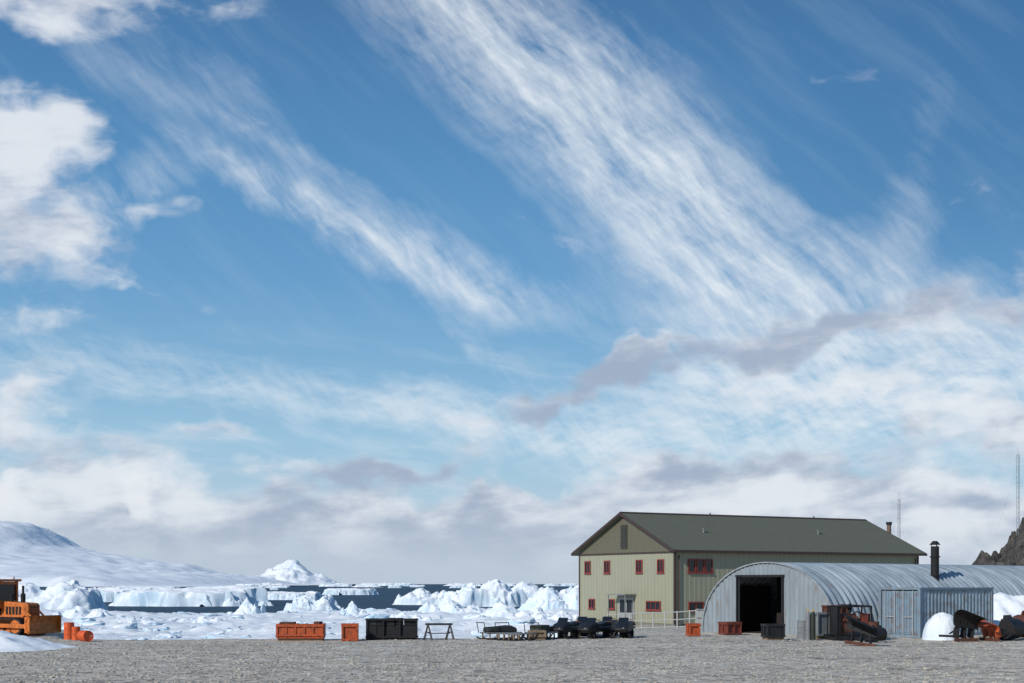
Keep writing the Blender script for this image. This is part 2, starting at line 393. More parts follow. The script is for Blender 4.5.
for k in range(215):
    y = rr.uniform(112, 245); x = rr.uniform(-0.38, 0.04)*y
    if k < 60: y = rr.uniform(112, 180); x = rr.uniform(-0.36, -0.2)*y
    o = bpy.data.objects.new('ice_block', rr.choice(blocks)); col.objects.link(o)
    s_ = rr.choice([.25, .35, .5, .7, .9, 1.3])*rr.uniform(.7, 1.2); o.scale = (s_*rr.uniform(1.1, 2.2), s_, s_*rr.uniform(.5, .9))
    o.location = (x, y, icez(x, y)+0.05); o.rotation_euler = (rr.uniform(-.25, .25), rr.uniform(-.25, .25), rr.uniform(0, 6.28))
    setp(o, 'broken white ice block lying on the pack ice', 'ice block', 'ice blocks on the pack ice')

# far glacier
prof = [(-400, 519), (-120, 521), (0, 523), (20, 526), (38, 535), (56, 549), (75, 555), (110, 559), (140, 565), (175, 569), (205, 577), (240, 580.5), (280, 583.4), (2000, 583.4)]
def prof_y(px):
    for (a, ya), (b_, yb) in zip(prof[:-1], prof[1:]):
        if a <= px <= b_:
            return ya+(yb-ya)*(px-a)/(b_-a)
    return 584
def glac(x, y):
    xr = 512+F*x/4200
    top = (HOR-prof_y(xr + 6*mn.noise(Vector((x*.006, 0, 0)))))/F*4200
    low = min(top, (HOR-(551+.12*max(0, xr)))/F*4200)             # front terrace, dome stands behind it
    t = ss(2600, 3600, y); t2 = ss(3650, 4250, y)
    n_ = fbm(x*.004, y*.003, 2, 6)
    cliff = ss(0, 60, y-2600-140*mn.noise(Vector((x*.003, 2, 0)))-40*mn.noise(Vector((x*.02, 2, 0))))
    k = ss(0, 12, top)
    z = cliff*k*(18+8*mn.noise(Vector((x*.02, y*.02, 0)))) + t**1.25*max(0, low)*.8 + t2*(top-max(0, low)*.8)*.93 + cliff*k*n_*13*(0.25+t*.4)
    if y > 4300: z *= 1-ss(4300, 5400, y)*.8
    return z-6+4*cliff
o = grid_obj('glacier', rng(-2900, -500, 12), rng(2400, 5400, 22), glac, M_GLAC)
setp(o, 'snow covered glacier slope ending in ice cliffs', 'glacier', kind='structure')
def peak(x, y):
    u = (x+790)/165; v_ = (y-5000)/200
    r_ = sqrt(u*u*(1.0 if u > 0 else .8)+v_*v_)+.16*fbm(x*.01, y*.01, 5, 4)
    a = max(0, 1-r_)**1.15
    rid = 1-abs(fbm(x*.012, y*.012, 1, 5))
    return max(-6, a*86*(.65+.4*rid) + 13*ss(1.5, .8, r_)*rid + 12*fbm(x*.02, y*.02, 4, 5)*ss(1.2, .4, r_) - 6)
o = grid_obj('snow_peak', rng(-1080, -500, 5), rng(4700, 5300, 10), peak, M_GLAC)
setp(o, 'small rugged snow covered peak by the sea', 'mountain', kind='structure')

# rock hill
m, nt, b = base_mat('rock'); N, L = nt.nodes, nt.links
tc = N.new('ShaderNodeTexCoord'); n1 = N.new('ShaderNodeTexNoise'); n1.inputs['Scale'].default_value = 0.45; n1.inputs['Detail'].default_value = 10; n1.inputs['Roughness'].default_value = .75
L.new(tc.outputs['Object'], n1.inputs['Vector'])
r = N.new('ShaderNodeValToRGB'); r.color_ramp.elements[0].position = .40; r.color_ramp.elements[0].color = lin(46, 45, 46)
r.color_ramp.elements[1].position = .68; r.color_ramp.elements[1].color = lin(128, 122, 116)
L.new(n1.outputs['Fac'], r.inputs[0]); L.new(r.outputs[0], b.inputs['Base Color']); b.inputs['Roughness'].default_value = .9
bp = N.new('ShaderNodeBump'); bp.inputs['Strength'].default_value = 1; bp.inputs['Distance'].default_value = 1.6
L.new(n1.outputs['Fac'], bp.inputs['Height']); L.new(bp.outputs[0], b.inputs['Normal'])
def rock(x, y):
    r_ = sqrt(((x-109.5)/31)**2+((y-262)/28)**2)+0.10*fbm(x*.08, y*.08, 4, 3)
    a = max(0, 1-r_)
    return -3+ (a**1.1)*29 + min(1, a*4)*(2.4*fbm(x*.22, y*.22, 8, 6) + 2.2*abs(fbm(x*.5, y*.5, 2, 5)))
o = grid_obj('rock_hill', rng(77, 148, 0.4), rng(230, 296, 0.5), rock, m, smooth=False)
setp(o, 'dark craggy rocky hill behind the huts', 'hill', kind='structure')

def bank(x, y):
    r_ = sqrt(((x+23.6)/6.9)**2+((y-56.5)/5.0)**2)+0.10*fbm(x*.35, y*.35, 4, 4)
    return gz(x, y)-0.08+.86*ss(1.0, .2, r_)+0.12*fbm(x*.9, y*.9, 3, 4)*ss(1, .6, r_) - 0.15*ss(.95, 1.1, r_)
o = grid_obj('snow_bank', rng(-31.5, -15.5, 0.12), rng(50.5, 62.5, 0.12), bank, M_SNOW)
setp(o, 'bank of old white snow on the gravel', 'snow', kind='structure')
def drift(x, y):
    r_ = sqrt(((x-26.6)/3.8)**2+((y-75.3)/3.0)**2)+0.10*fbm(x*.35, y*.35, 9, 4)
    return gz(x, y)-0.08+2.1*ss(1.0, .1, r_)+0.3*fbm(x*.8, y*.8, 3, 5)*ss(1, .6, r_) - .15*ss(.95, 1.1, r_)
o = grid_obj('snow_drift', rng(22, 31, 0.12), rng(71.8, 79, 0.12), drift, M_SNOW)
setp(o, 'white snow drift against the metal hut', 'snow', kind='structure')
hx, hy = wx(942, 65.2), 65.2
def heap(x, y):
    r_ = sqrt(((x-hx)/.9)**2+((y-hy)/.9)**2)+0.10*fbm(x*1.1, y*1.1, 9, 4)
    return gz(x, y)-0.06+1.32*max(0, 1-r_*r_)**.55+0.07*fbm(x*2.2, y*2.2, 3, 4)*ss(1, .6, r_) - .12*ss(.95, 1.1, r_)
o = grid_obj('snow_heap', rng(hx-1.2, hx+1.2, 0.04), rng(hy-1.2, hy+1.2, 0.04), heap, M_SNOW)
setp(o, 'small rounded heap of white snow in front of the container', 'snow', kind='structure')

# ------------------------------------------------------------------ GREEN BUILDING
A = radians(29.86)
BZ = -1.0
bld = thing('green_building', 13.6, 117, BZ, A, 'two storey olive green metal clad building with brown trim', 'building')
M_WALL = ribbed_mat('green_cladding', lin(150, 149, 127), 0.5, dist=0.014, var=0.06, groove=.9)
M_PANEL = ribbed_mat('dark_green_cladding', lin(98, 94, 76), 0.4, dist=0.012, var=0.05, groove=.9)
M_ROOF = ribbed_mat('roof_sheet', lin(102, 101, 82), 0.6, expr='x', dist=0.012, var=0.08, rough=.6, groove=.9)
Lg, Wd, EH, RH = 28.1, 14.7, 6.5, 9.7
mb = MB(); mb.prism([(0, 0.25), (Wd, 0.25), (Wd, EH), (Wd/2, RH-.1), (0, EH)], 'x', 0, Lg); mb.make('wall', M_WALL, bld)
mb = MB(); mb.box((Lg/2, Wd/2, 0), (Lg-.1, Wd-.1, .5)); mb.make('foundation', mat('concrete', lin(120, 118, 112), .9), bld)
mb = MB(); mb.prism([(0.02, EH-.15), (Wd-.02, EH-.15), (Wd-.02, EH-.02), (Wd/2, RH-.14), (0.02, EH-.02)], 'x', -0.05, -0.005); mb.make('gable_panel', M_PANEL, bld)
sl = (RH-EH)/(Wd/2); ov = 0.55
def roofslab(mb, x0, x1, t0, t1):
    for sgn in (0, 1):
        y0 = -ov; y1 = Wd/2
        pts = [(y0, EH-ov*sl+t0), (y1, RH+t0), (y1, RH+t1), (y0, EH-ov*sl+t1)]
        if sgn: pts = [(Wd-p[0], p[1]) for p in pts]
        mb.prism(pts, 'x', x0, x1)
mb = MB(); roofslab(mb, -.5, Lg+.5, 0.02, .2); roof = mb.make('roof', M_ROOF, bld)
mb = MB()
for x0, x1 in ((-.58, -.505), (Lg+.505, Lg+.58)): roofslab(mb, x0, x1, -.02, .21)
mb.box((Lg/2, -ov-.06, EH-ov*sl+.06), (Lg+1.1, .1, .2)); mb.box((Lg/2, Wd+ov+.06, EH-ov*sl+.06), (Lg+1.1, .1, .2))
mb.make('fascia', M_BROWN, bld)
mb = MB(); mb.prism([(Wd/2-.2, RH+.14), (Wd/2, RH+.23), (Wd/2+.2, RH+.14), (Wd/2+.2, RH+.17), (Wd/2, RH+.27), (Wd/2-.2, RH+.17)], 'x', -.52, Lg+.52); mb.make('ridge_cap', M_BROWN, roof)
mb = MB(); mb.box((-.035, Wd/2, EH-.22), (.08, Wd+.04, .14)); mb.make('trim', M_BROWN, bld)
mb = MB(); mb.box((-.012, -.012, 3.3), (.16, .16, 6.1)); mb.box((-.0, Wd, 3.3), (.14, .14, 6.1)); mb.box((Lg, 0, 3.3), (.14, .14, 6.1)); mb.make('corner_trim', M_BROWN, bld)
mb = MB(); mb.box((-.09, Wd/2, EH+1.25), (.09, .95, 2.1))
for k in range(12): mb.box((-.15, Wd/2, EH+.35+k*.165), (.06, .85, .05), ry=.5)
mb.make('gable_vent', mat('vent_grey', lin(62, 62, 56), .6), bld)
mb = MB(); mb.cyl((.35, -.12, EH-.5), (.35, -.12, .3), .06, n=10)
mb.cyl((Lg-.4, -.12, EH-.5), (Lg-.4, -.12, .3), .06, n=10); mb.make('downpipe', M_BROWN, bld)
def window(face, t, z, w, h, mull=1):
    mb = MB(); fr = .06
    def bx(m_, a, b_, c0, c1, d0, d1):
        if face == 'g': m_.box((-(d0+d1)/2, (a+b_)/2, (c0+c1)/2), (d1-d0, b_-a, c1-c0))
        else: m_.box(((a+b_)/2, -(d0+d1)/2, (c0+c1)/2), (b_-a, d1-d0, c1-c0))
    a, b_ = t-w/2, t+w/2
    bx(mb, a, a+fr*1.6, z, z+h, .0, .09); bx(mb, b_-fr*1.6, b_, z, z+h, .0, .09)
    bx(mb, a+fr*1.6, b_-fr*1.6, z, z+fr*1.6, .0, .09); bx(mb, a+fr*1.6, b_-fr*1.6, z+h-fr*1.6, z+h, .0, .09)
    for k in range(mull):
        c = a+w*(k+1)/(mull+1); bx(mb, c-.035, c+.035, z+fr*1.6, z+h-fr*1.6, .0, .07)
    wn = mb.make('window', M_REDFR, bld)
    mb = MB(); bx(mb, a+.02, b_-.02, z+.02, z+h-.02, .003, .03); mb.make('pane', M_GLASS, wn)
    mb = MB(); bx(mb, a-.06, b_+.06, z-.07, z-.005, 0, .14); mb.make('sill', M_REDFR, wn)
for t_ in (13.3, 10.1, 5.1, 1.95): window('g', t_, 4.55, .95, 1.15)
for t_ in (12.6, 9.4): window('g', t_, 1.35, 1.0, .9)
window('g', 3.0, 1.35, 2.1, .8, 2)
window('l', 1.75, 4.55, .8, 1.15, 0); window('l', 2.65, 4.55, .8, 1.15, 0); window('l', 3.55, 4.55, .8, 1.15, 0)
window('l', 2.2, 1.3, 1.6, .8, 1)
mb = MB(); mb.box((-.05, 7.0, 1.35), (.1, 2.3, 2.2)); dr = mb.make('door', mat('door_grey', lin(150, 152, 148), .5), bld)
mb = MB(); mb.box((-.12, 6.5, 1.65), (.04, .75, 1.1)); mb.box((-.12, 7.55, 1.65), (.04, .75, 1.1)); mb.make('door_pane', M_GLASS, dr)
mb = MB(); mb.cyl((-.12, 7.0, 1.2), (-.2, 7.0, 1.2), .03, n=8); mb.cyl((-.2, 7.0, 1.05), (-.2, 7.0, 1.4), .025, n=8); mb.make('handle', M_GALV, dr)
mb = MB(); mb.box((-.6, 7.0, 2.68), (1.2, 2.9, .1)); mb.cyl((-1.1, 5.7, 0), (-1.1, 5.7, 2.63), .05); mb.cyl((-1.1, 8.3, 0), (-1.1, 8.3, 2.63), .05); mb.make('porch', M_GREY, bld)
mb = MB()
for k in range(3): mb.box((-.35-.3*k, 7, .22-.09*k), (.3, 2.6, .2))
mb.make('door_steps', MATS['concrete'], bld)
mb = MB()
for xx, yy in ((5.5, 3.2), (19, 3.5)):
    zz = EH+yy*sl+.2; mb.cyl((xx, yy, zz-.1), (xx, yy, zz+.3), .09, n=10); mb.cyl((xx, yy, zz+.3), (xx, yy, zz+.36), .16, n=10)
for xx in (9.5, 22): mb.cyl((xx, Wd/2+.1, RH+.2), (xx, Wd/2+.1, RH+.42), .08, n=10)
mb.make('roof_vent', M_GREY, roof, smooth=True)
x = wx(889, 152); z0 = -1
e = thing('flue_stack', x, 152, z0, 0, 'short brown flue stack standing behind green building', 'chimney'); hh = CAMZ+62*152/F-z0
mb = MB(); mb.cyl((0, 0, 0), (0, 0, hh-.3), .24, n=14); mb.make('stack_pipe', mat('flue_brown', lin(110, 90, 78), .7), e, smooth=True)
mb = MB(); mb.cyl((0, 0, hh-.3), (0, 0, hh), .32, n=14); mb.make('stack_cap', M_DARK, e, smooth=True)

# ------------------------------------------------------------------ METAL HUT
B = radians(38)
hut = thing('arched_metal_hut', 15.85, 68.7, 0, B, 'long corrugated arched metal storage hut with open dark doorway', 'hut')
HW, HH, HL = 8.95, 3.68, 32.0
def arch(phi):
    return HW/2-HW/2*cos(phi), HH*sin(phi)**0.86 if 0 < phi < pi else 0.0
def mk_shell():
    nphi = 48; pitch = 0.46; nxs = int(HL/pitch*8)
    v, f = [], []
    P = [arch(pi*k/nphi) for k in range(nphi+1)]
    for i in range(nxs+1):
        x = HL*i/nxs; off = 0.055*sin(2*pi*x/pitch)
        for k in range(nphi+1):
            a, c = P[max(0, k-1)], P[min(nphi, k+1)]
            ty, tz = c[0]-a[0], c[1]-a[1]; l_ = sqrt(ty*ty+tz*tz) or 1
            ny_, nz_ = -tz/l_, ty/l_
            v.append((x, P[k][0]+ny_*off, max(-.1, P[k][1]+nz_*off)))
    n = nphi+1
    for i in range(nxs):
        for k in range(nphi): f.append((i*n+k, i*n+k+1, (i+1)*n+k+1, (i+1)*n+k))
    mb = MB(); mb.v = [Vector(q) for q in v]; mb.f = f; return mb
m, nt, b = base_mat('galvanised_roof'); N, L = nt.nodes, nt.links
tc = N.new('ShaderNodeTexCoord'); mp = N.new('ShaderNodeMapping'); mp.inputs['Scale'].default_value = (1, .25, .25); L.new(tc.outputs['Object'], mp.inputs[0])
n1 = N.new('ShaderNodeTexNoise'); n1.inputs['Scale'].default_value = 1.4; n1.inputs['Detail'].default_value = 8; n1.inputs['Roughness'].default_value = .65; L.new(mp.outputs[0], n1.inputs[0])
r = N.new('ShaderNodeValToRGB'); cr = r.color_ramp; cr.elements[0].position = .36; cr.elements[0].color = lin(124, 138, 147); cr.elements[1].position = .68; cr.elements[1].color = lin(180, 190, 196)
e = cr.elements.new(.30); e.color = lin(128, 104, 90)
L.new(n1.outputs['Fac'], r.inputs[0]); L.new(r.outputs[0], b.inputs['Base Color']); b.inputs['Roughness'].default_value = .5; b.inputs['Metallic'].default_value = .15
M_HROOF = m
hroof = mk_shell().make('roof', M_HROOF, hut, smooth=True, recalc=False)
M_HFRONT = ribbed_mat('hut_front_sheet', lin(154, 166, 174), .30, dist=.03, var=.14, groove=.62, dirt=lin(120, 100, 86), dirt_lo=.54, streak=.3)
D0, D1, DH = 3.38, 6.4, 2.96
def front(xo):
    mb = MB(); n = 300
    def top(y):
        c = max(-1, min(1, 1-2*y/HW)); return HH*sin(math.acos(c))**.86
    ysx = sorted(set([HW*i/n for i in range(n+1)]+[D0, D1]))
    for a, c in zip(ysx[:-1], ysx[1:]):
        lo = DH if (a >= D0-1e-6 and c <= D1+1e-6) else -.05
        fa, fc = (0.03*sin(2*pi*q/.30) for q in (a, c))
        o = len(mb.v)
        mb.v += [Vector((xo+fa, a, lo)), Vector((xo+fc, c, lo)), Vector((xo+fc, c, max(lo, top(c)-.03))), Vector((xo+fa, a, max(lo, top(a)-.03)))]
        mb.f.append((o, o+3, o+2, o+1))
    return mb
fr = front(0.05).make('front_wall', M_HFRONT, hut, smooth=True, recalc=False)
front(HL-.3).make('rear_wall', M_HFRONT, hut, recalc=False)
mb = MB(); P = [arch(pi*k/48) for k in range(49)]
for a, c in zip(P[:-1], P[1:]):
    o = len(mb.v)
    for (yy, zz) in (a, c):
        s1 = 1.018; s0 = 1.0
        for s_ in (s0, s1):
            for xx in (-.04, .06): mb.v.append(Vector((xx, HW/2+(yy-HW/2)*s_, zz*s_)))
    for q in ((0, 2, 6, 4), (1, 5, 7, 3), (2, 3, 7, 6), (0, 4, 5, 1)): mb.f.append(tuple(o+i for i in q))
mb.make('rim', mat('rim_paint', lin(150, 160, 166), .5, .1, var=.15, dirt=lin(110, 86, 72), dirt_amt=.5), fr)
M_DOOR_LINING = mat('door_and_dark_lining', lin(40, 34, 32), .7, var=.2)
mb = MB(); mb.box((-.02, D0-.05, DH/2), (.1, .1, DH)); mb.box((-.02, D1+.05, DH/2), (.1, .1, DH)); mb.box((-.02, (D0+D1)/2, DH+.06), (.12, D1-D0+.3, .11)); mb.make('door_frame', M_DARK, fr)
mb = MB(); mb.box((.22, D1+.55, DH/2-.2), (.06, 1.0, DH-.5)); mb.make('door', M_DOOR_LINING, hut)
mb = MB(); mb.box((HL/2, HW/2, .03), (HL-1, HW-.6, .05)); mb.make('floor', mat('dark_floor', lin(44, 41, 39), .9), hut)
# added dark box behind the doorway: hides the lit shell, keeps the opening dark
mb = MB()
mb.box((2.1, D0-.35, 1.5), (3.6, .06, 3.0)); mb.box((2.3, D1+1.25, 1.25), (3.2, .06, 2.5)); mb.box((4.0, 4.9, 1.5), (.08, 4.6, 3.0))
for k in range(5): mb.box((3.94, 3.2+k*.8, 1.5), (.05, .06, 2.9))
mb.box((3.3, 5.7, .55), (.9, 1.1, 1.0)); mb.box((3.2, 4.0, .8), (.8, .8, 1.5)); mb.make('added_dark_partition', M_DOOR_LINING, hut)
mb = MB(); mb.box((2.2, 4.9, 3.04), (3.7, 3.8, .06)); mb.make('added_dark_ceiling', M_DOOR_LINING, hut)  # added lid of the dark box, covers the lit shell above
mb = MB(); cx, cy = 10.5, 1.66
mb.cyl((cx, cy, 2.4), (cx, cy, 4.66), .22, n=18); mb.cyl((cx, cy, 4.05), (cx, cy, 4.12), .28, n=18); mb.cyl((cx, cy, 3.05), (cx, cy, 3.12), .28, n=18)
mb.cyl((cx, cy, 2.5), (cx, cy, 2.9), .36, .22, n=18)
mb.make('chimney', M_BLACK, hroof, smooth=True)
mb = MB(); mb.cyl((cx, cy, 4.74), (cx, cy, 4.95), .3, .12, n=18); 
for a_ in (0, 2.1, 4.2): mb.cyl((cx+.17*cos(a_), cy+.17*sin(a_), 4.62), (cx+.17*cos(a_), cy+.17*sin(a_), 4.76), .02, n=6)
mb.make('chimney_cap', M_BLACK, hroof, smooth=True)
mb = MB(); mb.box((HL/2, -.06, .3), (HL, .06, .65)); mb.make('base_board', mat('base_board_paint', lin(120, 132, 140), .6, dirt=lin(90, 70, 58)), hut)

# ------------------------------------------------------------------ CONTAINER
cn = thing('shipping_container', 19.45, 66.7, gz(19.45, 66.7), B, 'faded blue ribbed steel shipping container beside the hut', 'container')
CL, CW, CH = 6.06, 2.44, 2.42
def corr_wall(mb, L_, fn, z0, z1, pitch=.28, amp=.035):
    n = int(L_/pitch*4); pts = []
    for i in range(n+1):
        ph = i % 4; off = (0, 0, amp, amp)[ph]; pts.append((L_*i/n, off))
    for (a, oa), (c, oc) in zip(pts[:-1], pts[1:]):
        o = len(mb.v); mb.v += [Vector(fn(a, oa, z0)), Vector(fn(c, oc, z0)), Vector(fn(c, oc, z1)), Vector(fn(a, oa, z1))]; mb.f.append((o, o+1, o+2, o+3))
M_CB = mat('container_blue_paint', lin(118, 140, 156), .65, var=.16, scale=1.2, dirt=lin(118, 92, 76), dirt_amt=.6)
M_CS = mat('container_side_paint', lin(156, 174, 184), .7, var=.18, scale=1.0, dirt=lin(128, 104, 88), dirt_amt=.7)
mb = MB()
corr_wall(mb, CL-.3, lambda a, o_, z: (a+.15, .04+o_, z), .16, CH-.12)
corr_wall(mb, CL-.3, lambda a, o_, z: (a+.15, CW-.04-o_, z), .16, CH-.12)
corr_wall(mb, CW-.3, lambda a, o_, z: (CL-.04-o_, a+.15, z), .16, CH-.12)
mb.v += [Vector(p) for p in ((0.05, .05, CH-.06), (CL-.05, .05, CH-.06), (CL-.05, CW-.05, CH-.06), (.05, CW-.05, CH-.06))]; n_ = len(mb.v); mb.f.append((n_-4, n_-3, n_-2, n_-1))
mb.make('side_wall', M_CS, cn, recalc=False)
mb = MB()
for x_ in (.08, CL-.08):
    for y_ in (.08, CW-.08): mb.box((x_, y_, CH/2), (.16, .16, CH))
for z_ in (.08, CH-.06):
    for y_ in (.06, CW-.06): mb.box((CL/2, y_, z_), (CL-.32, .12, .15 if z_ < 1 else .11))
    for x_ in (.06, CL-.06): mb.box((x_, CW/2, z_), (.12, CW-.32, .15 if z_ < 1 else .11))
mb.make('frame', M_CB, cn, bevel=.01)
for k in range(2):
    y0 = .17+k*1.055
    mb = MB(); nn = 5
    mb.box((.09, y0+.52, CH/2), (.05, 1.03, CH-.34))
    for q in range(nn): mb.box((.05, y0+.14+q*.19, CH/2), (.04, .1, CH-.5))
    dd = mb.make('door', M_CB, cn, bevel=.01)
    mb = MB()
    for q in (.25, .8): mb.cyl((.0, y0+q, .15), (.0, y0+q, CH-.15), .022, n=8)
    mb.box((-.01, y0+.5, 1.0), (.03, .5, .05)); mb.make('lock_bar', M_GALV, dd)

# ------------------------------------------------------------------ FENCE
M_FENCE = mat('fence_paint', lin(172, 174, 171), .6, .1, var=.1)
def fence(p0, p1, label):
    p0, p1 = Vector(p0), Vector(p1); Lf = (p1-p0).length; a = atan2(p1.y-p0.y, p1.x-p0.x)
    n = max(2, int(round(Lf/1.1)))
    e = thing('metal_fence', p0.x, p0.y, 0, a, label, 'fence', 'fences around the green building')
    def zz(s_): q = p0+(p1-p0)*(s_/Lf); return gz(q.x, q.y)
    for i in range(n+1):
        s_ = Lf*i/n; mb = MB(); z_ = zz(s_); mb.cyl((s_, 0, z_-.1), (s_, 0, z_+1.18), .045, n=8); mb.make('post', M_FENCE, e)
    for hgt in (.2, .65, 1.12):
        mb = MB()
        for i in range(n): mb.cyl((Lf*i/n, 0, zz(Lf*i/n)+hgt), (Lf*(i+1)/n, 0, zz(Lf*(i+1)/n)+hgt), .03, n=8)
        mb.make('rail', M_FENCE, e)
fence((6.3, 92), (11.55, 85), 'dull grey railed metal fence in front of green building')
fence((11.6, 84.9), (10.4, 79), 'short dull grey fence beside the metal hut')

# ------------------------------------------------------------------ BULLDOZER
dx_ = wx(9, 71)
dz = thing('bulldozer', dx_, 71, gz(dx_, 71)+.02, radians(-20), 'orange tracked bulldozer with enclosed cab parked on gravel', 'bulldozer')
def track_loop(mb, x0, x1, r, y0, y1, zc, th=.06):
    pts = []
    for k in range(13): t_ = -pi/2+pi*k/12; pts.append((x1+r*cos(t_), zc+r*sin(t_)))
    for k in range(13): t_ = pi/2+pi*k/12; pts.append((x0+r*cos(t_), zc+r*sin(t_)))
    ins = [((x0+x1)/2+(p[0]-(x0+x1)/2)*.95, zc+(p[1]-zc)*.82) for p in pts]
    o = len(mb.v); n = len(pts)
    for y_ in (y0, y1):
        for p in pts: mb.v.append(Vector((p[0], y_, p[1])))
        for p in ins: mb.v.append(Vector((p[0], y_, p[1])))
    for i in range(n):
        j = (i+1) % n
        mb.f += [(o+i, o+j, o+2*n+j, o+2*n+i), (o+n+i, o+3*n+i, o+3*n+j, o+n+j), (o+i, o+n+i, o+n+j, o+j), (o+2*n+i, o+2*n+j, o+3*n+j, o+3*n+i)]
    per = []
    for i in range(n):
        a_, c = Vector(pts[i]), Vector(pts[(i+1) % n]); l_ = (c-a_).length; k = max(1, int(round(l_/.17)))
        for q in range(k):
            p = a_+(c-a_)*(q/k); d_ = (c-a_).normalized(); per.append((p, atan2(d_.y, d_.x)))
    for p, an in per: mb.box((p.x, (y0+y1)/2, p.y), (.045, abs(y1-y0), .09), ry=-an)
for s_ in (-1, 1):
    yc = s_*.85; mb = MB(); track_loop(mb, -1.35, 1.25, .42, yc-.24, yc+.24, .46); tr = mb.make('track', M_DARK, dz)
    mb = MB()
    for x_, r_ in ((-1.35, .33), (1.25, .33), (-.8, .15), (-.4, .15), (0, .15), (.4, .15), (.8, .15)):
        mb.cyl((x_, yc-.2, .46 if r_ > .2 else .22), (x_, yc+.2, .46 if r_ > .2 else .22), r_, n=20)
    mb.make('track_wheel', M_DOZER, tr, smooth=True)
    mb = MB(); mb.box((-.05, yc, .5), (2.0, .3, .2)); mb.make('track_frame', M_DARK, tr, bevel=.02)
mb = MB(); mb.box((-.1, 0, .75), (2.9, 1.15, .5)); mb.box((-1.1, 0, 1.1), (1.0, 1.9, .28)); mb.box((-1.35, 0, 1.35), (.7, 1.6, .5)); mb.make('body', M_DOZER, dz, bevel=.03)
mb = MB(); mb.prism([(-.1, .95), (1.55, .95), (1.55, 1.5), (1.45, 1.62), (-.1, 1.72)], 'y', -.45, .45); hood = mb.make('hood', M_DOZER, dz, bevel=.03)
mb = MB()
for k in range(7): mb.box((1.57, 0, 1.02+k*.075), (.03, .7, .03))
for k in range(5):
    mb.box((.25+k*.2, -.462, 1.25), (.12, .02, .4))
mb.make('grille', M_BLACK, hood)
mb = MB(); mb.cyl((.75, .15, 1.6), (.75, .15, 2.5), .06, n=12); mb.cyl((.75, .15, 1.68), (.75, .15, 2.1), .12, n=12); mb.cyl((.35, -.2, 1.6), (.35, -.2, 1.95), .08, n=12); mb.cyl((.35, -.2, 1.95), (.35, -.2, 2.05), .13, n=12); mb.make('exhaust_pipe', M_BLACK, hood, smooth=True)
mb = MB()
for x_ in (-1.15, -.1):
    for y_ in (-.7, .7): mb.box((x_, y_, 2.05), (.12, .12, 1.35))
mb.box((-.62, -.7, 2.05), (.07, .1, 1.3)); mb.box((-.62, .7, 2.05), (.07, .1, 1.3)); mb.box((-.62, -.71, 2.62), (1.1, .1, .12)); mb.box((-.1, 0, 2.62), (.1, 1.3, .12))
mb.box((-.62, -.7, 1.42), (1.1, .06, .34)); mb.box((-.62, .7, 1.42), (1.1, .06, .34)); mb.box((-.1, 0, 1.55), (.06, 1.4, .4)); mb.box((-1.15, 0, 1.45), (.06, 1.4, .4))
cab = mb.make('cab', M_DOZER, dz, bevel=.01)
mb = MB(); mb.box((-.62, 0, 2.77), (1.45, 1.7, .12)); mb.make('cab_roof', M_DOZER, cab, bevel=.03)
for nm, c, d_ in (('window', (-.62, -.66, 2.15), (1.0, .02, 1.1)), ('window', (-.62, .66, 2.15), (1.0, .02, 1.1)), ('window', (-.13, 0, 2.2), (.02, 1.3, 1.0)), ('window', (-1.12, 0, 2.15), (.02, 1.3, 1.1))):
    mb = MB(); mb.box(c, d_); mb.make(nm, M_GLASS, cab)
mb = MB(); mb.cyl((-.2, -.55, 2.83), (-.2, -.55, 2.95), .08, n=12); mb.cyl((-.2, .55, 2.83), (-.2, .55, 2.95), .08, n=12); mb.make('work_lamp', M_WHITE, cab)
bl = []
for k in range(9):
    t_ = -.5+1.0*k/8; bl.append((2.05+.16*(t_*2)**2*1.0, .58+t_*.85))
blade = bl+[(p[0]-.07, p[1]) for p in reversed(bl)]
mb = MB(); mb.prism(blade, 'y', -1.25, 1.25)
for y_ in (-1.2, 1.2): mb.box((2.1, y_, .56), (.3, .05, .8))
mb.box((2.17, 0, .18), (.05, 2.5, .16)); mb.make('blade', M_DOZER, dz)
mb = MB()
for y_ in (-1.16, 1.16): mb.box((1.0, y_, .5), (2.1, .12, .2), ry=0.02)
for y_ in (-.5, .5): mb.cyl((1.3, y_, 1.35), (2.0, y_, .75), .05, n=10)
mb.make('blade_arm', M_DOZER, dz, bevel=.01)

# ------------------------------------------------------------------ DRUMS
def drum(px, d, label, material, group, h=.88, r=.29, lie=False, rz=0):
    x = wx(px, d); e = thing('oil_drum', x, d, gz(x, d), rz, label, 'drum', group)
    mb = MB(); n = 24; prof_ = [(r, 0), (r, .02), (r*.97, .03), (r*.97, h*.32), (r*1.02, h*.34), (r*.97, h*.36), (r*.97, h*.64), (r*1.02, h*.66), (r*.97, h*.68), (r*.97, h-.03), (r, h-.02), (r, h), (r*.94, h), (r*.94, h-.03)]
    for a_, c in zip(prof_[:-1], prof_[1:]): mb.cyl((0, 0, a_[1]), (0, 0, c[1]+1e-4), a_[0], c[0], n=n, caps=False)
    mb.cyl((0, 0, 0.005), (0, 0, .01), r*.95, n=n); mb.cyl((0, 0, h-.04), (0, 0, h-.03), r*.95, n=n)
    mb.make('drum_body', material, e, smooth=True, recalc=False)
    mb = MB(); mb.cyl((r*.6, 0, h-.03), (r*.6, 0, h-.005), .04, n=10); mb.make('bung', M_GALV, e)
    if lie:
        e.rotation_euler = (pi/2, 0, rz); e.location.z += r*1.02
    return e
M_OR2 = mat('bright_orange_paint', lin(218, 92, 40), 0.55, dirt=lin(110, 66, 44), dirt_amt=0.5)
G1 = 'orange drums near the bulldozer'
drum(69, 66.0, 'upright orange steel drum on the gravel by the bulldozer', M_OR2, G1, h=.8, r=.24)
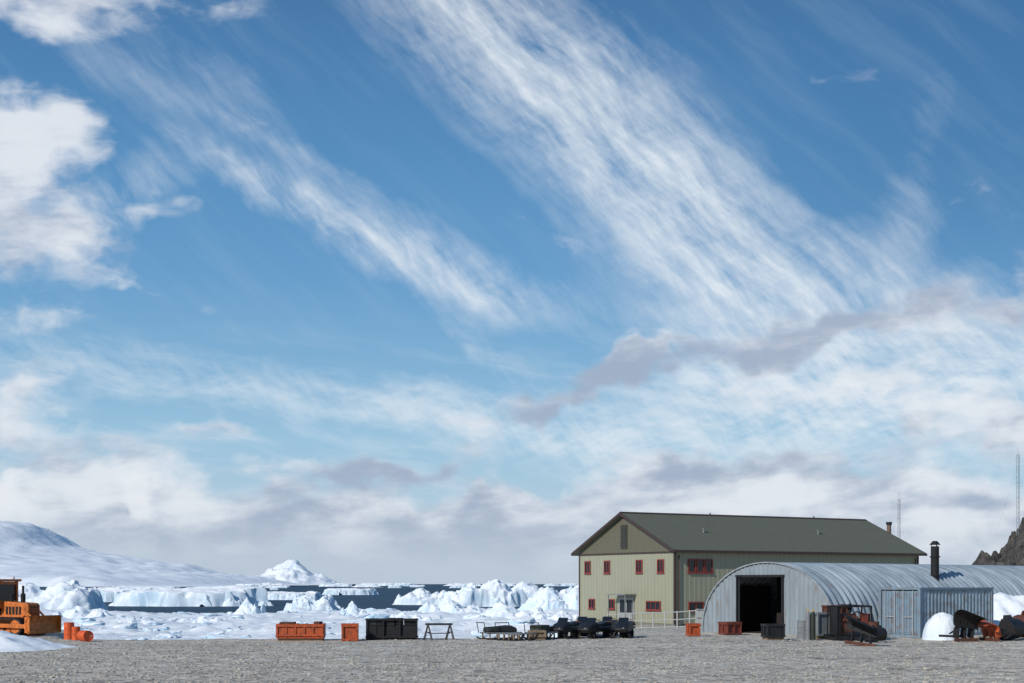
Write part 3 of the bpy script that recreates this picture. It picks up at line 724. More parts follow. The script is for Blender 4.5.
drum(82, 64.3, 'orange steel drum lying beside the bulldozer', M_OR2, G1, h=.72, r=.25, lie=True, rz=.7)
drum(76, 65.2, 'dented orange steel drum standing between two others', M_OR2, G1, h=.62, r=.2)

# ------------------------------------------------------------------ CRATES
def slat_crate(name, px, d, L_, W_, H_, material, label, cat, rz=0.0, runners=True, lid=False, group=None, z_off=0):
    x = wx(px, d); e = thing(name, x, d, gz(x, d)+z_off, rz, label, cat, group); b0 = .14 if runners else .03
    mb = MB(); mb.box((0, 0, b0+(H_-b0)/2), (L_-.08, W_-.08, H_-b0-.06)); mb.make('body', material, e, bevel=.01)
    mb = MB(); nv = max(2, int(L_/.45)+1)
    for i in range(nv):
        xx = -L_/2+.04+(L_-.08)*i/(nv-1)
        for y_ in (-W_/2, W_/2): mb.box((xx, y_, b0+(H_-b0)/2), (.08, .07, H_-b0))
    for y_ in (-W_/2, W_/2):
        mb.box((0, y_*1.015, H_-.05), (L_+.04, .07, .1)); mb.box((0, y_*1.015, b0+.05), (L_+.04, .07, .1))
    for x_ in (-L_/2, L_/2): mb.box((x_, 0, H_-.05), (.06, W_-.1, .1)); mb.box((x_, 0, b0+.05), (.06, W_-.1, .1)); mb.box((x_, 0, H_*.55), (.05, .08, H_*.8))
    mb.make('frame', material, e, bevel=.008)
    if runners:
        mb = MB()
        for y_ in (-W_*.35, 0, W_*.35): mb.box((0, y_, .07), (L_*.96, .1, .13))
        mb.make('runner', M_WOOD, e)
    if lid:
        mb = MB(); mb.box((0, 0, H_+.02), (L_+.08, W_+.08, .05)); mb.make('lid', material, e, bevel=.01)
    return e
x = wx(301, 64.5); e = thing('cargo_crate', x, 64.5, gz(x, 64.5), .05, 'long orange stake sided cargo crate loaded with gear', 'crate')
L_, W_, H_ = 2.15, 1.0, .8
mb = MB(); mb.box((0, 0, .17), (L_, W_, .08))
for i in range(6):
    xx = -L_/2+.05+(L_-.1)*i/5
    for y_ in (-W_/2, W_/2): mb.box((xx, y_, .5), (.07, .06, .62))
for y_ in (-W_/2, W_/2):
    mb.box((0, y_*.96, .42), (L_-.1, .02, .42)); mb.box((0, y_*1.07, .72), (L_+.03, .03, .12)); mb.box((0, y_*1.07, .28), (L_+.03, .03, .09))
for x_ in (-L_/2, L_/2):
    mb.box((x_, 0, .48), (.03, W_, .56))
mb.make('frame', M_ORANGE, e, bevel=.006)
mb = MB()
for y_ in (-.35, .35): mb.box((0, y_, .065), (L_*.96, .12, .13))
mb.make('runner', M_WOOD, e)
mb = MB(); mb.box((-.6, 0, .55), (.7, .7, .66)); mb.box((.3, .05, .5), (.9, .65, .5), rz=.1); mb.box((.8, -.1, .6), (.3, .5, .6), rz=-.2); mb.make('load_box', M_RUST, e, bevel=.03)
slat_crate('storage_box', 350, 63.5, .72, .7, .76, M_ORANGE, 'small square orange storage box with a lid', 'box', .1, runners=False, lid=True)
slat_crate('storage_box', 693, 70, .55, .55, .6, M_ORANGE, 'small orange storage box beside the metal hut', 'box', .2, runners=False, lid=True)
slat_crate('storage_box', 730, 71.5, .9, .7, .62, M_RED, 'dull red storage box by the hut doorway', 'box', .5, runners=False, lid=True)
slat_crate('wooden_crate', 773, 64.5, .85, .8, .74, M_DARK, 'dark crate on runners in front of hut doorway', 'crate', .15)
slat_crate('wooden_crate', 819, 66.6, .8, .7, 1.25, M_GREY, 'tall grey weathered crate beside the hut wall', 'crate', .5, runners=True)
slat_crate('wooden_crate', 537, 64.5, .7, .6, .45, M_WOOD, 'low weathered wooden crate on the gravel', 'crate', .2)
slat_crate('wooden_crate', 835, 68.0, .9, .8, 1.55, M_RUST, 'tall rust brown crate beside the hut wall', 'crate', .6)
G2 = 'drums beside the hut'
drum(803, 66.0, 'upright grey steel drum beside the hut wall', M_GREY, G2)
drum(873, 65.0, 'upright rusty steel drum near the container', M_RUST, G2)

# derelict engine unit by the hut
x = wx(849, 65.2); e = thing('derelict_generator', x, 65.2, gz(x, 65.2), .25, 'tall dark rusty skid mounted engine unit beside the hut', 'generator')
mb = MB()
for y_ in (-.45, .45): mb.box((0, y_, .12), (1.9, .12, .22))
for x_ in (-.85, 0, .85): mb.box((x_, 0, .1), (.1, .8, .16))
mb.make('skid', M_DARK, e)
mb = MB(); mb.box((-.1, 0, .75), (.95, .5, .75)); mb.box((-.1, .0, 1.17), (.8, .34, .16))
for k in range(4): mb.cyl((-.42+k*.2, -.26, .98), (-.42+k*.2, -.34, .9), .06, n=10)
mb.cyl((.38, 0, .7), (.6, 0, .7), .32, n=18); mb.make('engine_block', M_RUST, e, bevel=.02)
mb = MB(); mb.box((-.72, 0, .9), (.14, .85, 1.3))
for k in range(9): mb.box((-.8, 0, .35+k*.13), (.03, .72, .05))
mb.make('radiator', M_DARK, e)
mb = MB(); mb.cyl((.1, .12, 1.2), (.1, .12, 1.72), .05, n=10); mb.cyl((.1, .12, 1.3), (.1, .12, 1.55), .1, n=12); mb.make('exhaust_pipe', M_BLACK, e, smooth=True)
mb = MB()
for x_ in (-.85, .9):
    for y_ in (-.46, .46): mb.box((x_, y_, .85), (.06, .06, 1.5))
for y_ in (-.46, .46): mb.box((.02, y_, 1.58), (1.8, .05, .06))
mb.box((.3, 0, 1.64), (1.2, .98, .04), ry=.05); mb.box((.82, 0, .8), (.1, .8, .9)); mb.make('frame', M_DARK, e)
mb = MB(); mb.box((.62, -.3, 1.0), (.3, .3, .5)); mb.make('control_box', M_RED, e, bevel=.02)
mb = MB(); mb.tube([(-.5, -.5, .5), (-.2, -.56, .3), (.2, -.54, .45), (.55, -.5, .3), (.75, -.5, .75)], .035); mb.tube([(-.6, -.48, 1.3), (-.3, -.5, 1.05), (.1, -.5, 1.35), (.5, -.48, 1.25)], .03); mb.make('hose', M_BLACK, e, smooth=True)

# dark stack
x = wx(392, 64.5); e = thing('cargo_stack', x, 64.5, gz(x, 64.5), .04, 'low black stack of crates in a steel frame', 'crate stack')
mb = MB(); L_, W_, H_ = 2.35, .95, .95
for i in range(4):
    xx = -L_/2+.04+(L_-.08)*i/3
    for y_ in (-W_/2, W_/2): mb.box((xx, y_, H_/2), (.06, .06, H_))
for y_ in (-W_/2, W_/2):
    for z_ in (.12, H_-.03): mb.box((0, y_*1.03, z_), (L_+.02, .05, .06))
for x_ in (-L_/2, L_/2):
    for z_ in (.12, H_-.03): mb.box((x_, 0, z_), (.05, W_-.1, .06))
mb.box((0, 0, .12), (L_-.1, W_-.1, .2)); mb.make('frame', M_BLACK, e)
rb = random.Random(3); xx = -L_/2+.08
while xx < L_/2-.2:
    wd = rb.uniform(.35, .65); wd = min(wd, L_/2-.06-xx); hh = rb.uniform(.38, .46)
    mb = MB(); mb.box((xx+wd/2, rb.uniform(-.03, .03), .22+hh/2), (wd-.01, .82, hh)); mb.make('lower_crate', rb.choice([M_GREEN, M_BLACK, M_DARK]), e, bevel=.01)
    h2 = rb.uniform(.22, .42)
    mb = MB(); mb.box((xx+wd/2, rb.uniform(-.05, .05), .225+hh+h2/2), (wd-.02, .78, h2), rz=rb.uniform(-.05, .05)); mb.make('upper_crate', rb.choice([M_BLACK, M_TARP, M_BLACK]), e, bevel=.03)
    xx += wd

# trestle
x = wx(439, 64); e = thing('steel_trestle', x, 64, gz(x, 64), .1, 'dark steel A frame trestle standing on the gravel', 'trestle')
for x_ in (-.5, .5):
    mb = MB()
    for s_ in (-1, 1): mb.cyl((x_+s_*.18, s_*.32, 0), (x_, 0, .72), .035, n=8); mb.cyl((x_-s_*.18, s_*.32, 0), (x_, 0, .72), .035, n=8)
    mb.cyl((x_-.09, 0, .35), (x_+.09, 0, .35), .025, n=8); mb.make('leg', M_DARK, e)
mb = MB(); mb.box((0, 0, .72), (1.25, .08, .09)); mb.cyl((-.5, 0, .3), (.5, 0, .3), .02, n=8); mb.make('beam', M_DARK, e)

# ------------------------------------------------------------------ SLEDGES
def sledge(px, d, rz, label, load):
    x = wx(px, d); e = thing('cargo_sledge', x, d, gz(x, d), rz, label, 'sledge', 'sledges parked at the yard edge')
    L_, W_ = 1.9, .8
    for y_ in (-W_/2, W_/2):
        mb = MB(); pts = [(-L_/2-.1, y_, .12), (-L_/2+.1, y_, .04), (L_/2-.3, y_, .04), (L_/2-.1, y_, .1), (L_/2+.12, y_, .3)]
        for a_, c in zip(pts[:-1], pts[1:]):
            a_, c = Vector(a_), Vector(c); m_ = (a_+c)/2; an = atan2(c.z-a_.z, c.x-a_.x); mb.box(m_, ((c-a_).length+.03, .09, .05), ry=-an)
        mb.make('runner', M_DARK, e)
    mb = MB()
    for i in range(5):
        for y_ in (-W_/2, W_/2): mb.box((-L_/2+.2+i*.37, y_, .19), (.05, .06, .26))
    mb.make('strut', M_WOOD, e)
    mb = MB()
    for i in range(9): mb.box((-L_/2+.15+i*.2, 0, .335), (.14, W_+.12, .03))
    mb.box((0, -W_/2, .3), (L_-.1, .05, .04)); mb.box((0, W_/2, .3), (L_-.1, .05, .04)); mb.make('deck', M_GREY, e)
    if load == 'tarp':
        mb = MB(); mb.prism([(-.8, .36), (.7, .36), (.65, .55), (.35, .66), (-.4, .6), (-.75, .58)], 'y', -.36, .36); mb.make('covered_load', M_TARP, e, bevel=.06)
    elif load == 'box':
        mb = MB(); mb.box((-.3, 0, .52), (.8, .6, .32)); mb.box((.5, .05, .48), (.4, .5, .24)); mb.make('load_box', M_GREEN, e, bevel=.01)
    mb = MB(); mb.tube([(-L_/2, -W_/2, .3), (-L_/2-.1, -W_/2, .8), (-L_/2-.1, W_/2, .8), (-L_/2, W_/2, .3)], .02); mb.make('handle_bar', M_DARK, e)
sledge(501, 65.0, .45, 'grey cargo sledge with a covered load on gravel', 'tarp')
sledge(516, 63.8, -.9, 'empty low grey cargo sledge on gravel', None)
sledge(543, 66.0, 1.0, 'grey cargo sledge carrying dark boxes', 'box')

# ------------------------------------------------------------------ SNOWMOBILES
def snowmobile(px, d, rz, body):
    x = wx(px, d); e = thing('snowmobile', x, d, gz(x, d), rz, 'dark parked snowmobile with low windscreen on the gravel', 'snowmobile', 'snowmobiles parked in a row')
    mb = MB(); track_loop(mb, -1.15, .2, .16, -.22, .22, .19); mb.make('track', M_BLACK, e)
    mb = MB(); mb.prism([(-1.3, .42), (-.2, .38), (.2, .3), (1.15, .3), (1.35, .42), (1.25, .56), (.85, .72), (.35, .8), (.15, .6), (-1.25, .56)], 'y', -.33, .33); mb.make('body', body, e, bevel=.07, smooth=True)
    mb = MB(); mb.prism([(-1.28, .56), (.1, .58), (.1, .69), (-.5, .7), (-.8, .78), (-1.25, .78)], 'y', -.2, .2); mb.make('seat', M_SEAT, e, bevel=.04, smooth=True)
    mb = MB(); mb.prism([(.42, .78), (.62, .75), (.38, 1.0), (.32, 1.0)], 'y', -.24, .24); mb.make('windscreen', M_GLASS, e, bevel=.02)
    mb = MB(); mb.tube([(.12, -.36, .88), (.2, -.12, .9), (.2, .12, .9), (.12, .36, .88)], .018); mb.cyl((.25, 0, .76), (.2, 0, .9), .025, n=8); mb.make('handlebar', M_DARK, e)
    for y_ in (-.45, .45):
        mb = MB(); pts = [(.45, .05), (1.2, .04), (1.42, .1), (1.55, .24)]
        for a_, c in zip(pts[:-1], pts[1:]):
            an = atan2(c[1]-a_[1], c[0]-a_[0]); mb.box(((a_[0]+c[0])/2, y_, (a_[1]+c[1])/2), (sqrt((c[0]-a_[0])**2+(c[1]-a_[1])**2)+.02, .13, .03), ry=-an)
        mb.tube([(1.5, y_-.05, .2), (1.3, y_, .26), (1.1, y_, .08)], .015); mb.make('ski', M_DARK, e)
        mb = MB(); mb.cyl((.95, y_, .08), (.85, y_*.55, .45), .035, n=8); mb.make('ski_leg', M_DARK, e)
    mb = MB(); mb.cyl((1.2, .12, .5), (1.3, .12, .48), .06, n=12); mb.make('headlight', M_GREY, e)
    mb = MB(); mb.tube([(-1.2, -.2, .6), (-1.45, -.2, .78), (-1.45, .2, .78), (-1.2, .2, .6)], .018); mb.box((-1.35, 0, .66), (.25, .36, .14)); mb.make('rear_rack', M_RUST, e)
    return e
s1 = snowmobile(566, 67.5, radians(-112), M_DARK)
for px, d, rz in ((583, 71.5, -98), (595, 67.8, -120), (609, 71, -105), (625, 68.5, -104)):
    x = wx(px, d); copy_thing(s1, x, d, gz(x, d), radians(rz))

# ------------------------------------------------------------------ ploughs and buckets
def plough(px, d, rz, W_, S, material, label, ry=0.0, rx=0.0):
    x = wx(px, d); e = thing('snow_plough_blade', x, d, gz(x, d)+.03, rz, label, 'plough blade', 'plough blades lying by the container', ry=ry, rx=rx)
    out_ = []; n = 12
    for k in range(n+1):
        t_ = radians(200-110*k/n); out_.append((.75*cos(t_)*S+.7*S, (.62+.62*sin(t_-.35))*S))
    inn = [(p[0]+.05, p[1]) for p in out_]
    mb = MB()
    for i in range(n):
        a0, a1, b0, b1 = out_[i], out_[i+1], inn[i], inn[i+1]
        o = len(mb.v)
        for y_, f_ in ((-W_/2, 1.0), (W_/2, .68)):
            for p in (a0, a1, b1, b0): mb.v.append(Vector((p[0], y_, p[1]*f_)))
        for q in ((0, 1, 2, 3), (4, 7, 6, 5), (0, 4, 5, 1), (1, 5, 6, 2), (2, 6, 7, 3), (3, 7, 4, 0)): mb.f.append(tuple(o+i_ for i_ in q))
    mb.make('mouldboard', material, e, smooth=True)
    mb = MB()
    for y_ in (-W_*.3, 0, W_*.3): mb.prism([(.0, .1), (-.35*S, .15), (-.28*S, .5*S), (.05, .85*S)], 'y', y_-.025, y_+.025)
    mb.make('rib', material, e)
    mb = MB(); mb.box((-.7*S, -W_*.2, .2), (1.0*S, .08, .1), rz=.25); mb.box((-.7*S, W_*.2, .2), (1.0*S, .08, .1), rz=-.25); mb.cyl((-.3*S, 0, .55*S), (-1.0*S, 0, .3), .04, n=8); mb.make('push_frame', M_DARK, e)
    mb = MB(); mb.box((out_[0][0]+.03, 0, .06), (.03, W_, .14)); mb.make('cutting_edge', M_RUST, e)
plough(860, 58.5, radians(-120), 1.3, 1.0, M_BLACK, 'black curved snow plough blade lying on gravel', rx=-.12)
plough(966, 62.5, radians(-70), 1.3, 1.15, M_BLACK, 'black curved plough blade beside the snow heap')
plough(990, 63, radians(200), 1.4, .95, M_ORANGE, 'orange brown curved plough blade tipped on gravel', ry=.15)
def bucket(px, d, rz, W_, S, material, label, ry=0.0):
    x = wx(px, d); e = thing('excavator_bucket', x, d, gz(x, d)+.05, rz, label, 'digger bucket', 'digger buckets lying by the container', ry=ry)
    outer = [(.75*cos(t_)*S, (.62+.6*sin(t_))*S) for t_ in [radians(95+q*15) for q in range(13)]]+[(.75*S, 0.02)]
    inner = [(.69*cos(t_)*S, (.62+.54*sin(t_))*S) for t_ in [radians(95+q*15) for q in range(13)]]+[(.75*S, .07)]
    mb = MB(); n = len(outer)
    for i in range(n-1):
        q = [outer[i], outer[i+1], inner[i+1], inner[i]]; mb.prism(q, 'y', -W_/2, W_/2)
    mb.make('shell', material, e)
    for y_ in (-W_/2-.02, W_/2+.02):
        mb = MB(); mb.prism(outer, 'y', y_-.018, y_+.018); mb.make('side_plate', material, e)
    mb = MB()
    for k in range(5): mb.prism([(.72*S, 0), (.98*S, .03), (.72*S, .1)], 'y', -W_/2+.05+(W_-.2)*k/4, -W_/2+.15+(W_-.2)*k/4)
    mb.make('tooth', M_DARK, e)
    mb = MB()
    for y_ in (-.16, .16): mb.prism([(-.35*S, 1.1*S), (.1*S, 1.18*S), (0, 1.45*S), (-.2*S, 1.42*S)], 'y', y_-.03, y_+.03)
    mb.make('hinge_bracket', material, e)
bucket(1010, 64, 2.3, 1.0, .78, M_DARK, 'dark digger bucket lying on the gravel', .2)
bucket(1028, 65.5, .5, 1.0, .9, M_RUST, 'rusty digger bucket lying on the gravel')
bucket(876, 62.5, 1.9, .6, .5, M_DARK, 'small dark digger bucket near the container')
for k, (px, d) in enumerate(((808, 65), (813, 64.9))):
    x = wx(px, d); e = thing('gas_cylinder', x, d, gz(x, d), 0, 'tall gas cylinder standing beside the hut', 'gas cylinder', 'gas cylinders beside the hut')
    mb = MB(); mb.cyl((0, 0, 0), (0, 0, 1.2), .115, n=18); mb.cyl((0, 0, 1.2), (0, 0, 1.32), .115, .05, n=18); mb.make('cylinder_body', (M_GREY, M_GREEN)[k], e, smooth=True)
    mb = MB(); mb.cyl((0, 0, 1.32), (0, 0, 1.42), .03, n=10); mb.cyl((-.05, 0, 1.4), (.05, 0, 1.4), .02, n=8); mb.make('valve', M_YEL, e)

# ------------------------------------------------------------------ masts
def mast(px, d, ytop, label, zb):
    x = wx(px, d); z1 = CAMZ+(HOR-ytop)*d/F
    if zb is None: zb = rock(x, d)
    e = thing('radio_mast', x, d, zb, 0, label, 'mast', 'radio masts above the station'); H_ = z1-zb
    mb = MB(); w = .3
    leg = [(w*cos(a_), w*sin(a_)) for a_ in (0.3, 2.4, 4.5)]
    for (lx, ly) in leg: mb.cyl((lx, ly, 0), (lx, ly, H_*.93), .03, n=6)
    n = int(H_/1.0)
    for k in range(n):
        za = H_*.93*k/n; zb_ = H_*.93*(k+1)/n
        for i in range(3):
            a_, c = leg[i], leg[(i+1) % 3]; mb.cyl((a_[0], a_[1], za), (c[0], c[1], zb_), .018, n=4)
    M_MAST = mat('mast_grey', lin(140, 142, 146), .5)
    mb.make('lattice', M_MAST, e)
    mb = MB(); mb.cyl((0, 0, H_*.9), (0, 0, H_), .03, n=6)
    for z_ in (.6, .75, .88): mb.cyl((-.6, 0, H_*z_), (.6, 0, H_*z_), .02, n=5)
    mb.make('aerial', M_MAST, e)
    mb = MB()
    for a_ in (.5, 2.6, 4.7): mb.cyl((0, 0, H_*.8), (H_*.25*cos(a_), H_*.25*sin(a_), 0), .01, n=4)
    mb.make('guy_wire', M_MAST, e)
mast(1018, 262, 448, 'tall thin guyed lattice radio mast on the rocky hill', None)
mast(899, 300, 491, 'thin guyed lattice radio mast behind the green building', -1)

# ------------------------------------------------------------------ camera
cam = bpy.data.cameras.new('Camera'); co = bpy.data.objects.new('Camera', cam); col.objects.link(co)
co.location = (0, 0, CAMZ); co.rotation_euler = (pi/2, 0, 0)
cam.sensor_width = 36; cam.lens = 36*F/1024; cam.shift_y = (HOR-341.5)/1024; cam.clip_end = 80000; cam.clip_start = .1
scene.camera = co

# ------------------------------------------------------------------ sun
S = Vector((-0.60, -0.64, 0.52)).normalized()
sl_ = bpy.data.lights.new('Sun', 'SUN'); sl_.energy = 3.5; sl_.angle = radians(.5); sl_.color = (1, .955, .89)
so = bpy.data.objects.new('Sun', sl_); col.objects.link(so); so.rotation_euler = S.to_track_quat('Z', 'Y').to_euler(); so.location = (0, 0, 50)

# ------------------------------------------------------------------ world
w = bpy.data.worlds.new('World'); scene.world = w; w.use_nodes = True
nt = w.node_tree; N, L = nt.nodes, nt.links
bg = N['Background']; STR = 0.1; bg.inputs['Strength'].default_value = STR
sky = N.new('ShaderNodeTexSky'); sky.sky_type = 'NISHITA'; sky.sun_disc = False
sky.sun_elevation = math.asin(S.z); sky.sun_rotation = atan2(S.x, S.y); sky.ozone_density = 2.0; sky.dust_density = .3
tc = N.new('ShaderNodeTexCoord'); sp = N.new('ShaderNodeSeparateXYZ'); L.new(tc.outputs['Generated'], sp.inputs[0])
X, Y, Z = sp.outputs
hl = mth('MAXIMUM', mth('SQRT', mth('ADD', mth('MULTIPLY', X, X), mth('MULTIPLY', Y, Y))), 0.05)
az = mth('ARCTAN2', X, Y); el = mth('DIVIDE', Z, hl)
cx_ = N.new('ShaderNodeCombineXYZ'); L.new(mth('MULTIPLY', az, 14), cx_.inputs[0]); L.new(mth('MULTIPLY', el, 14), cx_.inputs[1])
P0 = cx_.outputs[0]
def topol(px, py):
    u = (px-512)/F; v = (HOR-py)/F
    return math.atan(u)*14, v/sqrt(1+u*u)*14
def noise(vec, scale, detail=6, rough=.6, color=False):
    n = N.new('ShaderNodeTexNoise'); n.noise_dimensions = '2D'
    n.inputs['Scale'].default_value = scale; n.inputs['Detail'].default_value = detail; n.inputs['Roughness'].default_value = rough
    L.new(vec, n.inputs['Vector']); return n.outputs['Color'] if color else n.outputs['Fac']
def mapping(vec, loc=(0, 0), rot=0, sc=(1, 1)):
    n = N.new('ShaderNodeMapping'); n.vector_type = 'TEXTURE'; n.inputs['Location'].default_value = (loc[0], loc[1], 0)
    n.inputs['Rotation'].default_value = (0, 0, rot); n.inputs['Scale'].default_value = (sc[0], sc[1], 1); L.new(vec, n.inputs['Vector']); return n.outputs[0]
def vop(op, a, b_):
    n = N.new('ShaderNodeVectorMath'); n.operation = op
    for i, q in enumerate((a, b_)):
        if isinstance(q, tuple): n.inputs[i].default_value = q
        else: L.new(q, n.inputs[i])
    return n
def warp(P, scale, amt, off=0.0, detail=1.5):
    c = noise(vop('ADD', P, (off, off, off)).outputs[0], scale, detail, .5, color=True)
    d = vop('SUBTRACT', c, (.5, .5, .5)).outputs[0]
    return vop('ADD', P, vop('MULTIPLY', d, (amt, amt, 0)).outputs[0]).outputs[0]
def blobs(P, lst):
    acc = None
    for (px, py, a_, b_, ang, wt) in lst:
        m_ = mapping(P, topol(px, py), radians(ang), (a_/100, b_/100))
        d = vop('DOT_PRODUCT', m_, m_).outputs['Value']
        g_ = mth('MULTIPLY', mth('EXPONENT', mth('MULTIPLY', d, -1)), wt)
        acc = g_ if acc is None else mth('ADD', acc, g_)
    return acc
def mrange(v, a, b_, c=0, d=1, smooth=True):
    n = N.new('ShaderNodeMapRange'); n.interpolation_type = 'SMOOTHSTEP' if smooth else 'LINEAR'
    n.inputs['From Min'].default_value = a; n.inputs['From Max'].default_value = b_; n.inputs['To Min'].default_value = c; n.inputs['To Max'].default_value = d
    L.new(v, n.inputs['Value']); return n.outputs[0]
def mixc(f, a, b_):
    n = N.new('ShaderNodeMix'); n.data_type = 'RGBA'
    if isinstance(f, float): n.inputs['Factor'].default_value = f
    else: L.new(f, n.inputs['Factor'])
    for k, q in (('A', a), ('B', b_)):
        if isinstance(q, tuple): n.inputs[k].default_value = q
        else: L.new(q, n.inputs[k])
    return n.outputs['Result']
def C(r_, g_, b_): c = lin(r_, g_, b_); return (c[0]/STR, c[1]/STR, c[2]/STR, 1)
elr = mrange(el, 0, .45, 0, 1, False)
rp = N.new('ShaderNodeValToRGB'); L.new(elr, rp.inputs[0]); cr = rp.color_ramp
def stop(py, c, first=None):
    pos = min(1, max(0, (HOR-py)/F/.45)); col_ = lin(*c)
    if first is not None: e_ = cr.elements[first]; e_.position = pos
    else: e_ = cr.elements.new(pos)
    e_.color = col_
stop(584, (182, 200, 215), 0); stop(-46, (62, 110, 158), 1)
for py, c in ((520, (174, 201, 221)), (440, (152, 194, 222)), (370, (126, 176, 213)), (280, (100, 157, 204)), (150, (82, 140, 190)), (40, (70, 124, 175))): stop(py, c)
rampc = vop('SCALE', rp.outputs[0], (0, 0, 0)); rampc.inputs['Scale'].default_value = 1/STR
base = mixc(0.88, sky.outputs[0], rampc.outputs[0])
rd = mrange(az, 0.0, 0.36, 0, .42); base = mixc(mth('MULTIPLY', rd, mrange(el, .12, .3)), base, C(52, 102, 152))

P1 = warp(P0, .9, .3, 0, 3)
P1b = warp(P1, 3.5, .2, 4, 3)
cir = blobs(P1b, [
    (445, -10, 150, 62, -40, .8), (535, 60, 175, 62, -43, .9), (620, 150, 155, 60, -44, 1.2), (700, 235, 115, 58, -43, 1.6), (770, 290, 70, 36, -30, 1.0),
    (270, 192, 85, 12, -31, .95), (370, 237, 112, 23, -27, 1.5), (480, 283, 78, 23, -19, 1.3),
    (310, 160, 140, 12, -26, .42), (220, 80, 70, 26, -30, .32), (95, 45, 100, 34, -35, .3), (120, 190, 80, 26, 30, .5),
    (850, 265, 100, 22, -38, .5), (905, 235, 48, 26, 60, .5), (925, 130, 24, 90, -20, .18),
    (485, 348, 58, 12, -38, .55), (180, 378, 250, 24, -6, .7), (470, 420, 170, 24, -10, .6), (620, 440, 155, 32, -5, .9), (890, 325, 150, 42, -10, 1.0), (890, 385, 185, 62, 3, 2.6), (730, 365, 85, 34, -30, .8)])
cirs = mth('SUBTRACT', 1.0, mth('EXPONENT', mth('MULTIPLY', cir, -1.0)))
Pa = warp(P0, .8, .25, 11, 2)
st1 = noise(mapping(Pa, (0, 0), radians(-43), (3.4, .45)), 1.4, 8, .58)
st2 = noise(mapping(Pa, (3, 1), radians(-58), (.5, .11)), 1.3, 4, .55)
st3 = noise(mapping(Pa, (7, 3), radians(-10), (1.9, .34)), 1.6, 8, .58)
stf = noise(mapping(Pa, (1, 8), radians(-42), (2.0, .6)), 2.8, 8, .62)
rip = noise(mapping(Pa, (2, 5), radians(20), (.6, .09)), 1.3, 3, .5)
stl = mixc(mrange(el, .14, .22), st3, st1)
s_ = mth('ADD', mth('MULTIPLY', mrange(stl, .30, .70, 0, 1, False), .45), mth('MULTIPLY', mrange(st2, .3, .7, 0, 1, False), .14))
s_ = mth('ADD', s_, mth('MULTIPLY', mrange(stf, .3, .7, 0, 1, False), .38))
s_ = mth('ADD', s_, mth('MULTIPLY', mrange(rip, .3, .7, -.5, .5, False), mrange(el, .17, .1, .06, .22)))
a_c = mth('MULTIPLY_ADD', cirs, mth('MULTIPLY_ADD', s_, 1.4, .08), -.10)
a_c = mrange(a_c, -.02, 1.0, 0, .93, False)
c1 = mixc(a_c, base, C(228, 236, 243))
veil = mth('MULTIPLY', mrange(stl, .42, .8), mrange(el, .08, .2, .5, .08))
c1 = mixc(veil, c1, C(205, 222, 236))

P2 = warp(P0, .8, 1.0, 21, 3); P2 = warp(P2, 3, .25, 31, 3)
cum = blobs(P2, [
    (-20, 190, 105, 105, 0, 1.3), (20, 0, 120, 36, 0, .95), (60, 130, 60, 30, 0, .55), (150, 190, 60, 28, 30, .5), (110, 300, 50, 14, 0, .6),
    (565, 392, 95, 20, 12, .95), (640, 362, 70, 16, 15, .85), (410, 412, 50, 10, 0, .5),
    (780, 336, 120, 18, 12, .85), (860, 312, 70, 12, 0, .5), (990, 308, 90, 30, 0, 1.0), (890, 395, 150, 42, 0, .6), (1000, 430, 110, 28, 0, .75),
    (10, 395, 100, 34, -10, .75), (10, 485, 95, 46, 0, 1.1), (150, 490, 100, 32, 0, 1.05), (260, 440, 110, 12, 0, .5), (370, 468, 95, 19, 8, 1.1), (480, 515, 130, 24, 0, .85), (620, 485, 150, 14, 4, .6), (760, 470, 140, 18, 0, .65),
    (900, 500, 200, 28, 0, .9), (700, 520, 220, 26, 0, .8), (200, 530, 300, 26, 0, .8), (950, 540, 200, 22, 0, .8)])
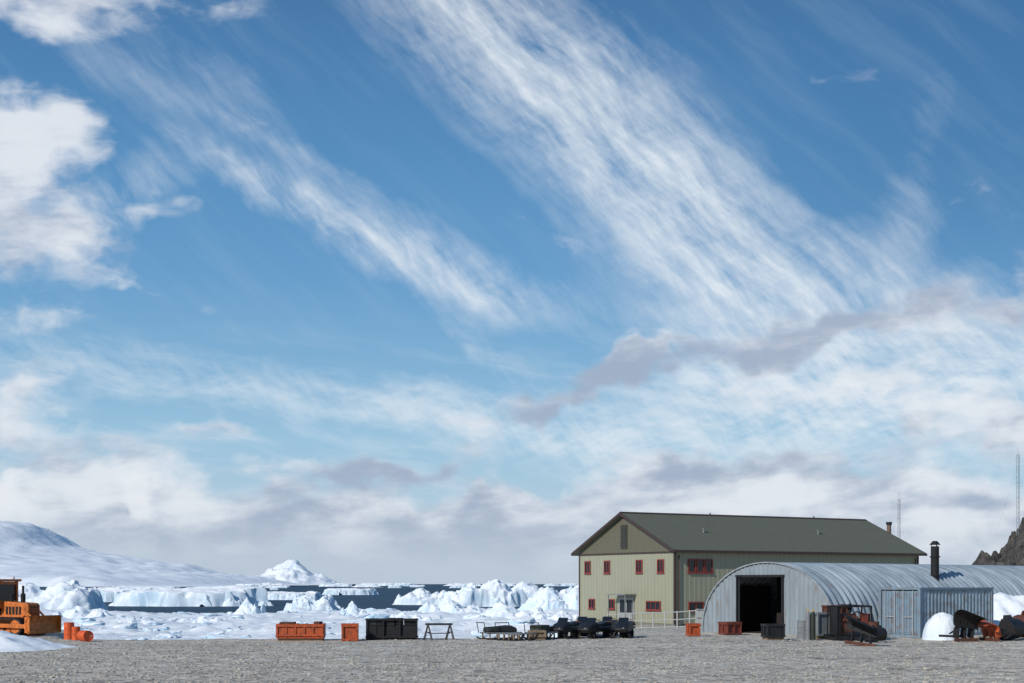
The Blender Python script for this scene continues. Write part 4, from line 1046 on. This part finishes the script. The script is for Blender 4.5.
bank_ = mrange(el, .075, .03, 0, .95)
cum = mth('ADD', cum, bank_)
nq = noise(warp(mapping(P0, (0, 0), 0, (1.5, .85)), 2, .3, 3, 3), 1.45, 9, .56)
nq2 = noise(mapping(P0, (5, 9), radians(5), (1.9, .7)), 2.0, 7, .56)
a_q = mrange(mth('ADD', cum, mth('MULTIPLY_ADD', nq, 2.2, -1.1)), .32, 1.15)
a_q = mth('MULTIPLY', a_q, .92)
grey = blobs(P2, [(780, 335, 130, 26, 14, 1.1), (990, 308, 90, 36, 0, 1.1), (590, 385, 130, 34, 12, 1.1), (370, 468, 105, 22, 8, 1.3), (720, 480, 180, 18, 3, .9), (940, 440, 110, 14, 0, .9), (10, 240, 90, 60, 0, .35), (960, 505, 100, 12, 0, .8), (170, 532, 180, 20, 0, .8), (60, 460, 70, 14, 0, .6), (480, 530, 180, 26, 0, .8)])
gs = mth('ADD', mth('MULTIPLY', grey, .65), mth('MULTIPLY_ADD', nq2, 2.3, -.95))
gs = mth('ADD', gs, mrange(el, .07, .0, 0, .4))
gs = mrange(gs, 0, 1.15)
cq = mixc(gs, C(228, 233, 240), C(162, 176, 198))
c2 = mixc(a_q, c1, cq)
puff = blobs(P2, [(12, 488, 36, 30, 0, 1.3), (150, 498, 28, 22, 0, 1.3), (80, 508, 34, 16, 0, .7), (540, 505, 70, 14, 0, .6), (890, 390, 150, 36, 0, .7), (950, 548, 130, 20, 0, .8), (20, 200, 60, 70, 0, .4)])
c2 = mixc(mth('MULTIPLY', mrange(mth('ADD', puff, mth('MULTIPLY_ADD', nq, 1.4, -.7)), .35, .95), .7), c2, C(233, 238, 243))
haz = mth('MULTIPLY', mrange(el, .06, .008), mrange(az, .18, -.02, .45, .9))
c2 = mixc(haz, c2, C(186, 200, 215))
L.new(c2, bg.inputs['Color'])
w.cycles.sampling_method = 'MANUAL'; w.cycles.sample_map_resolution = 256
scene.view_settings.view_transform = 'Standard'; scene.view_settings.look = 'None'; scene.view_settings.exposure = 0
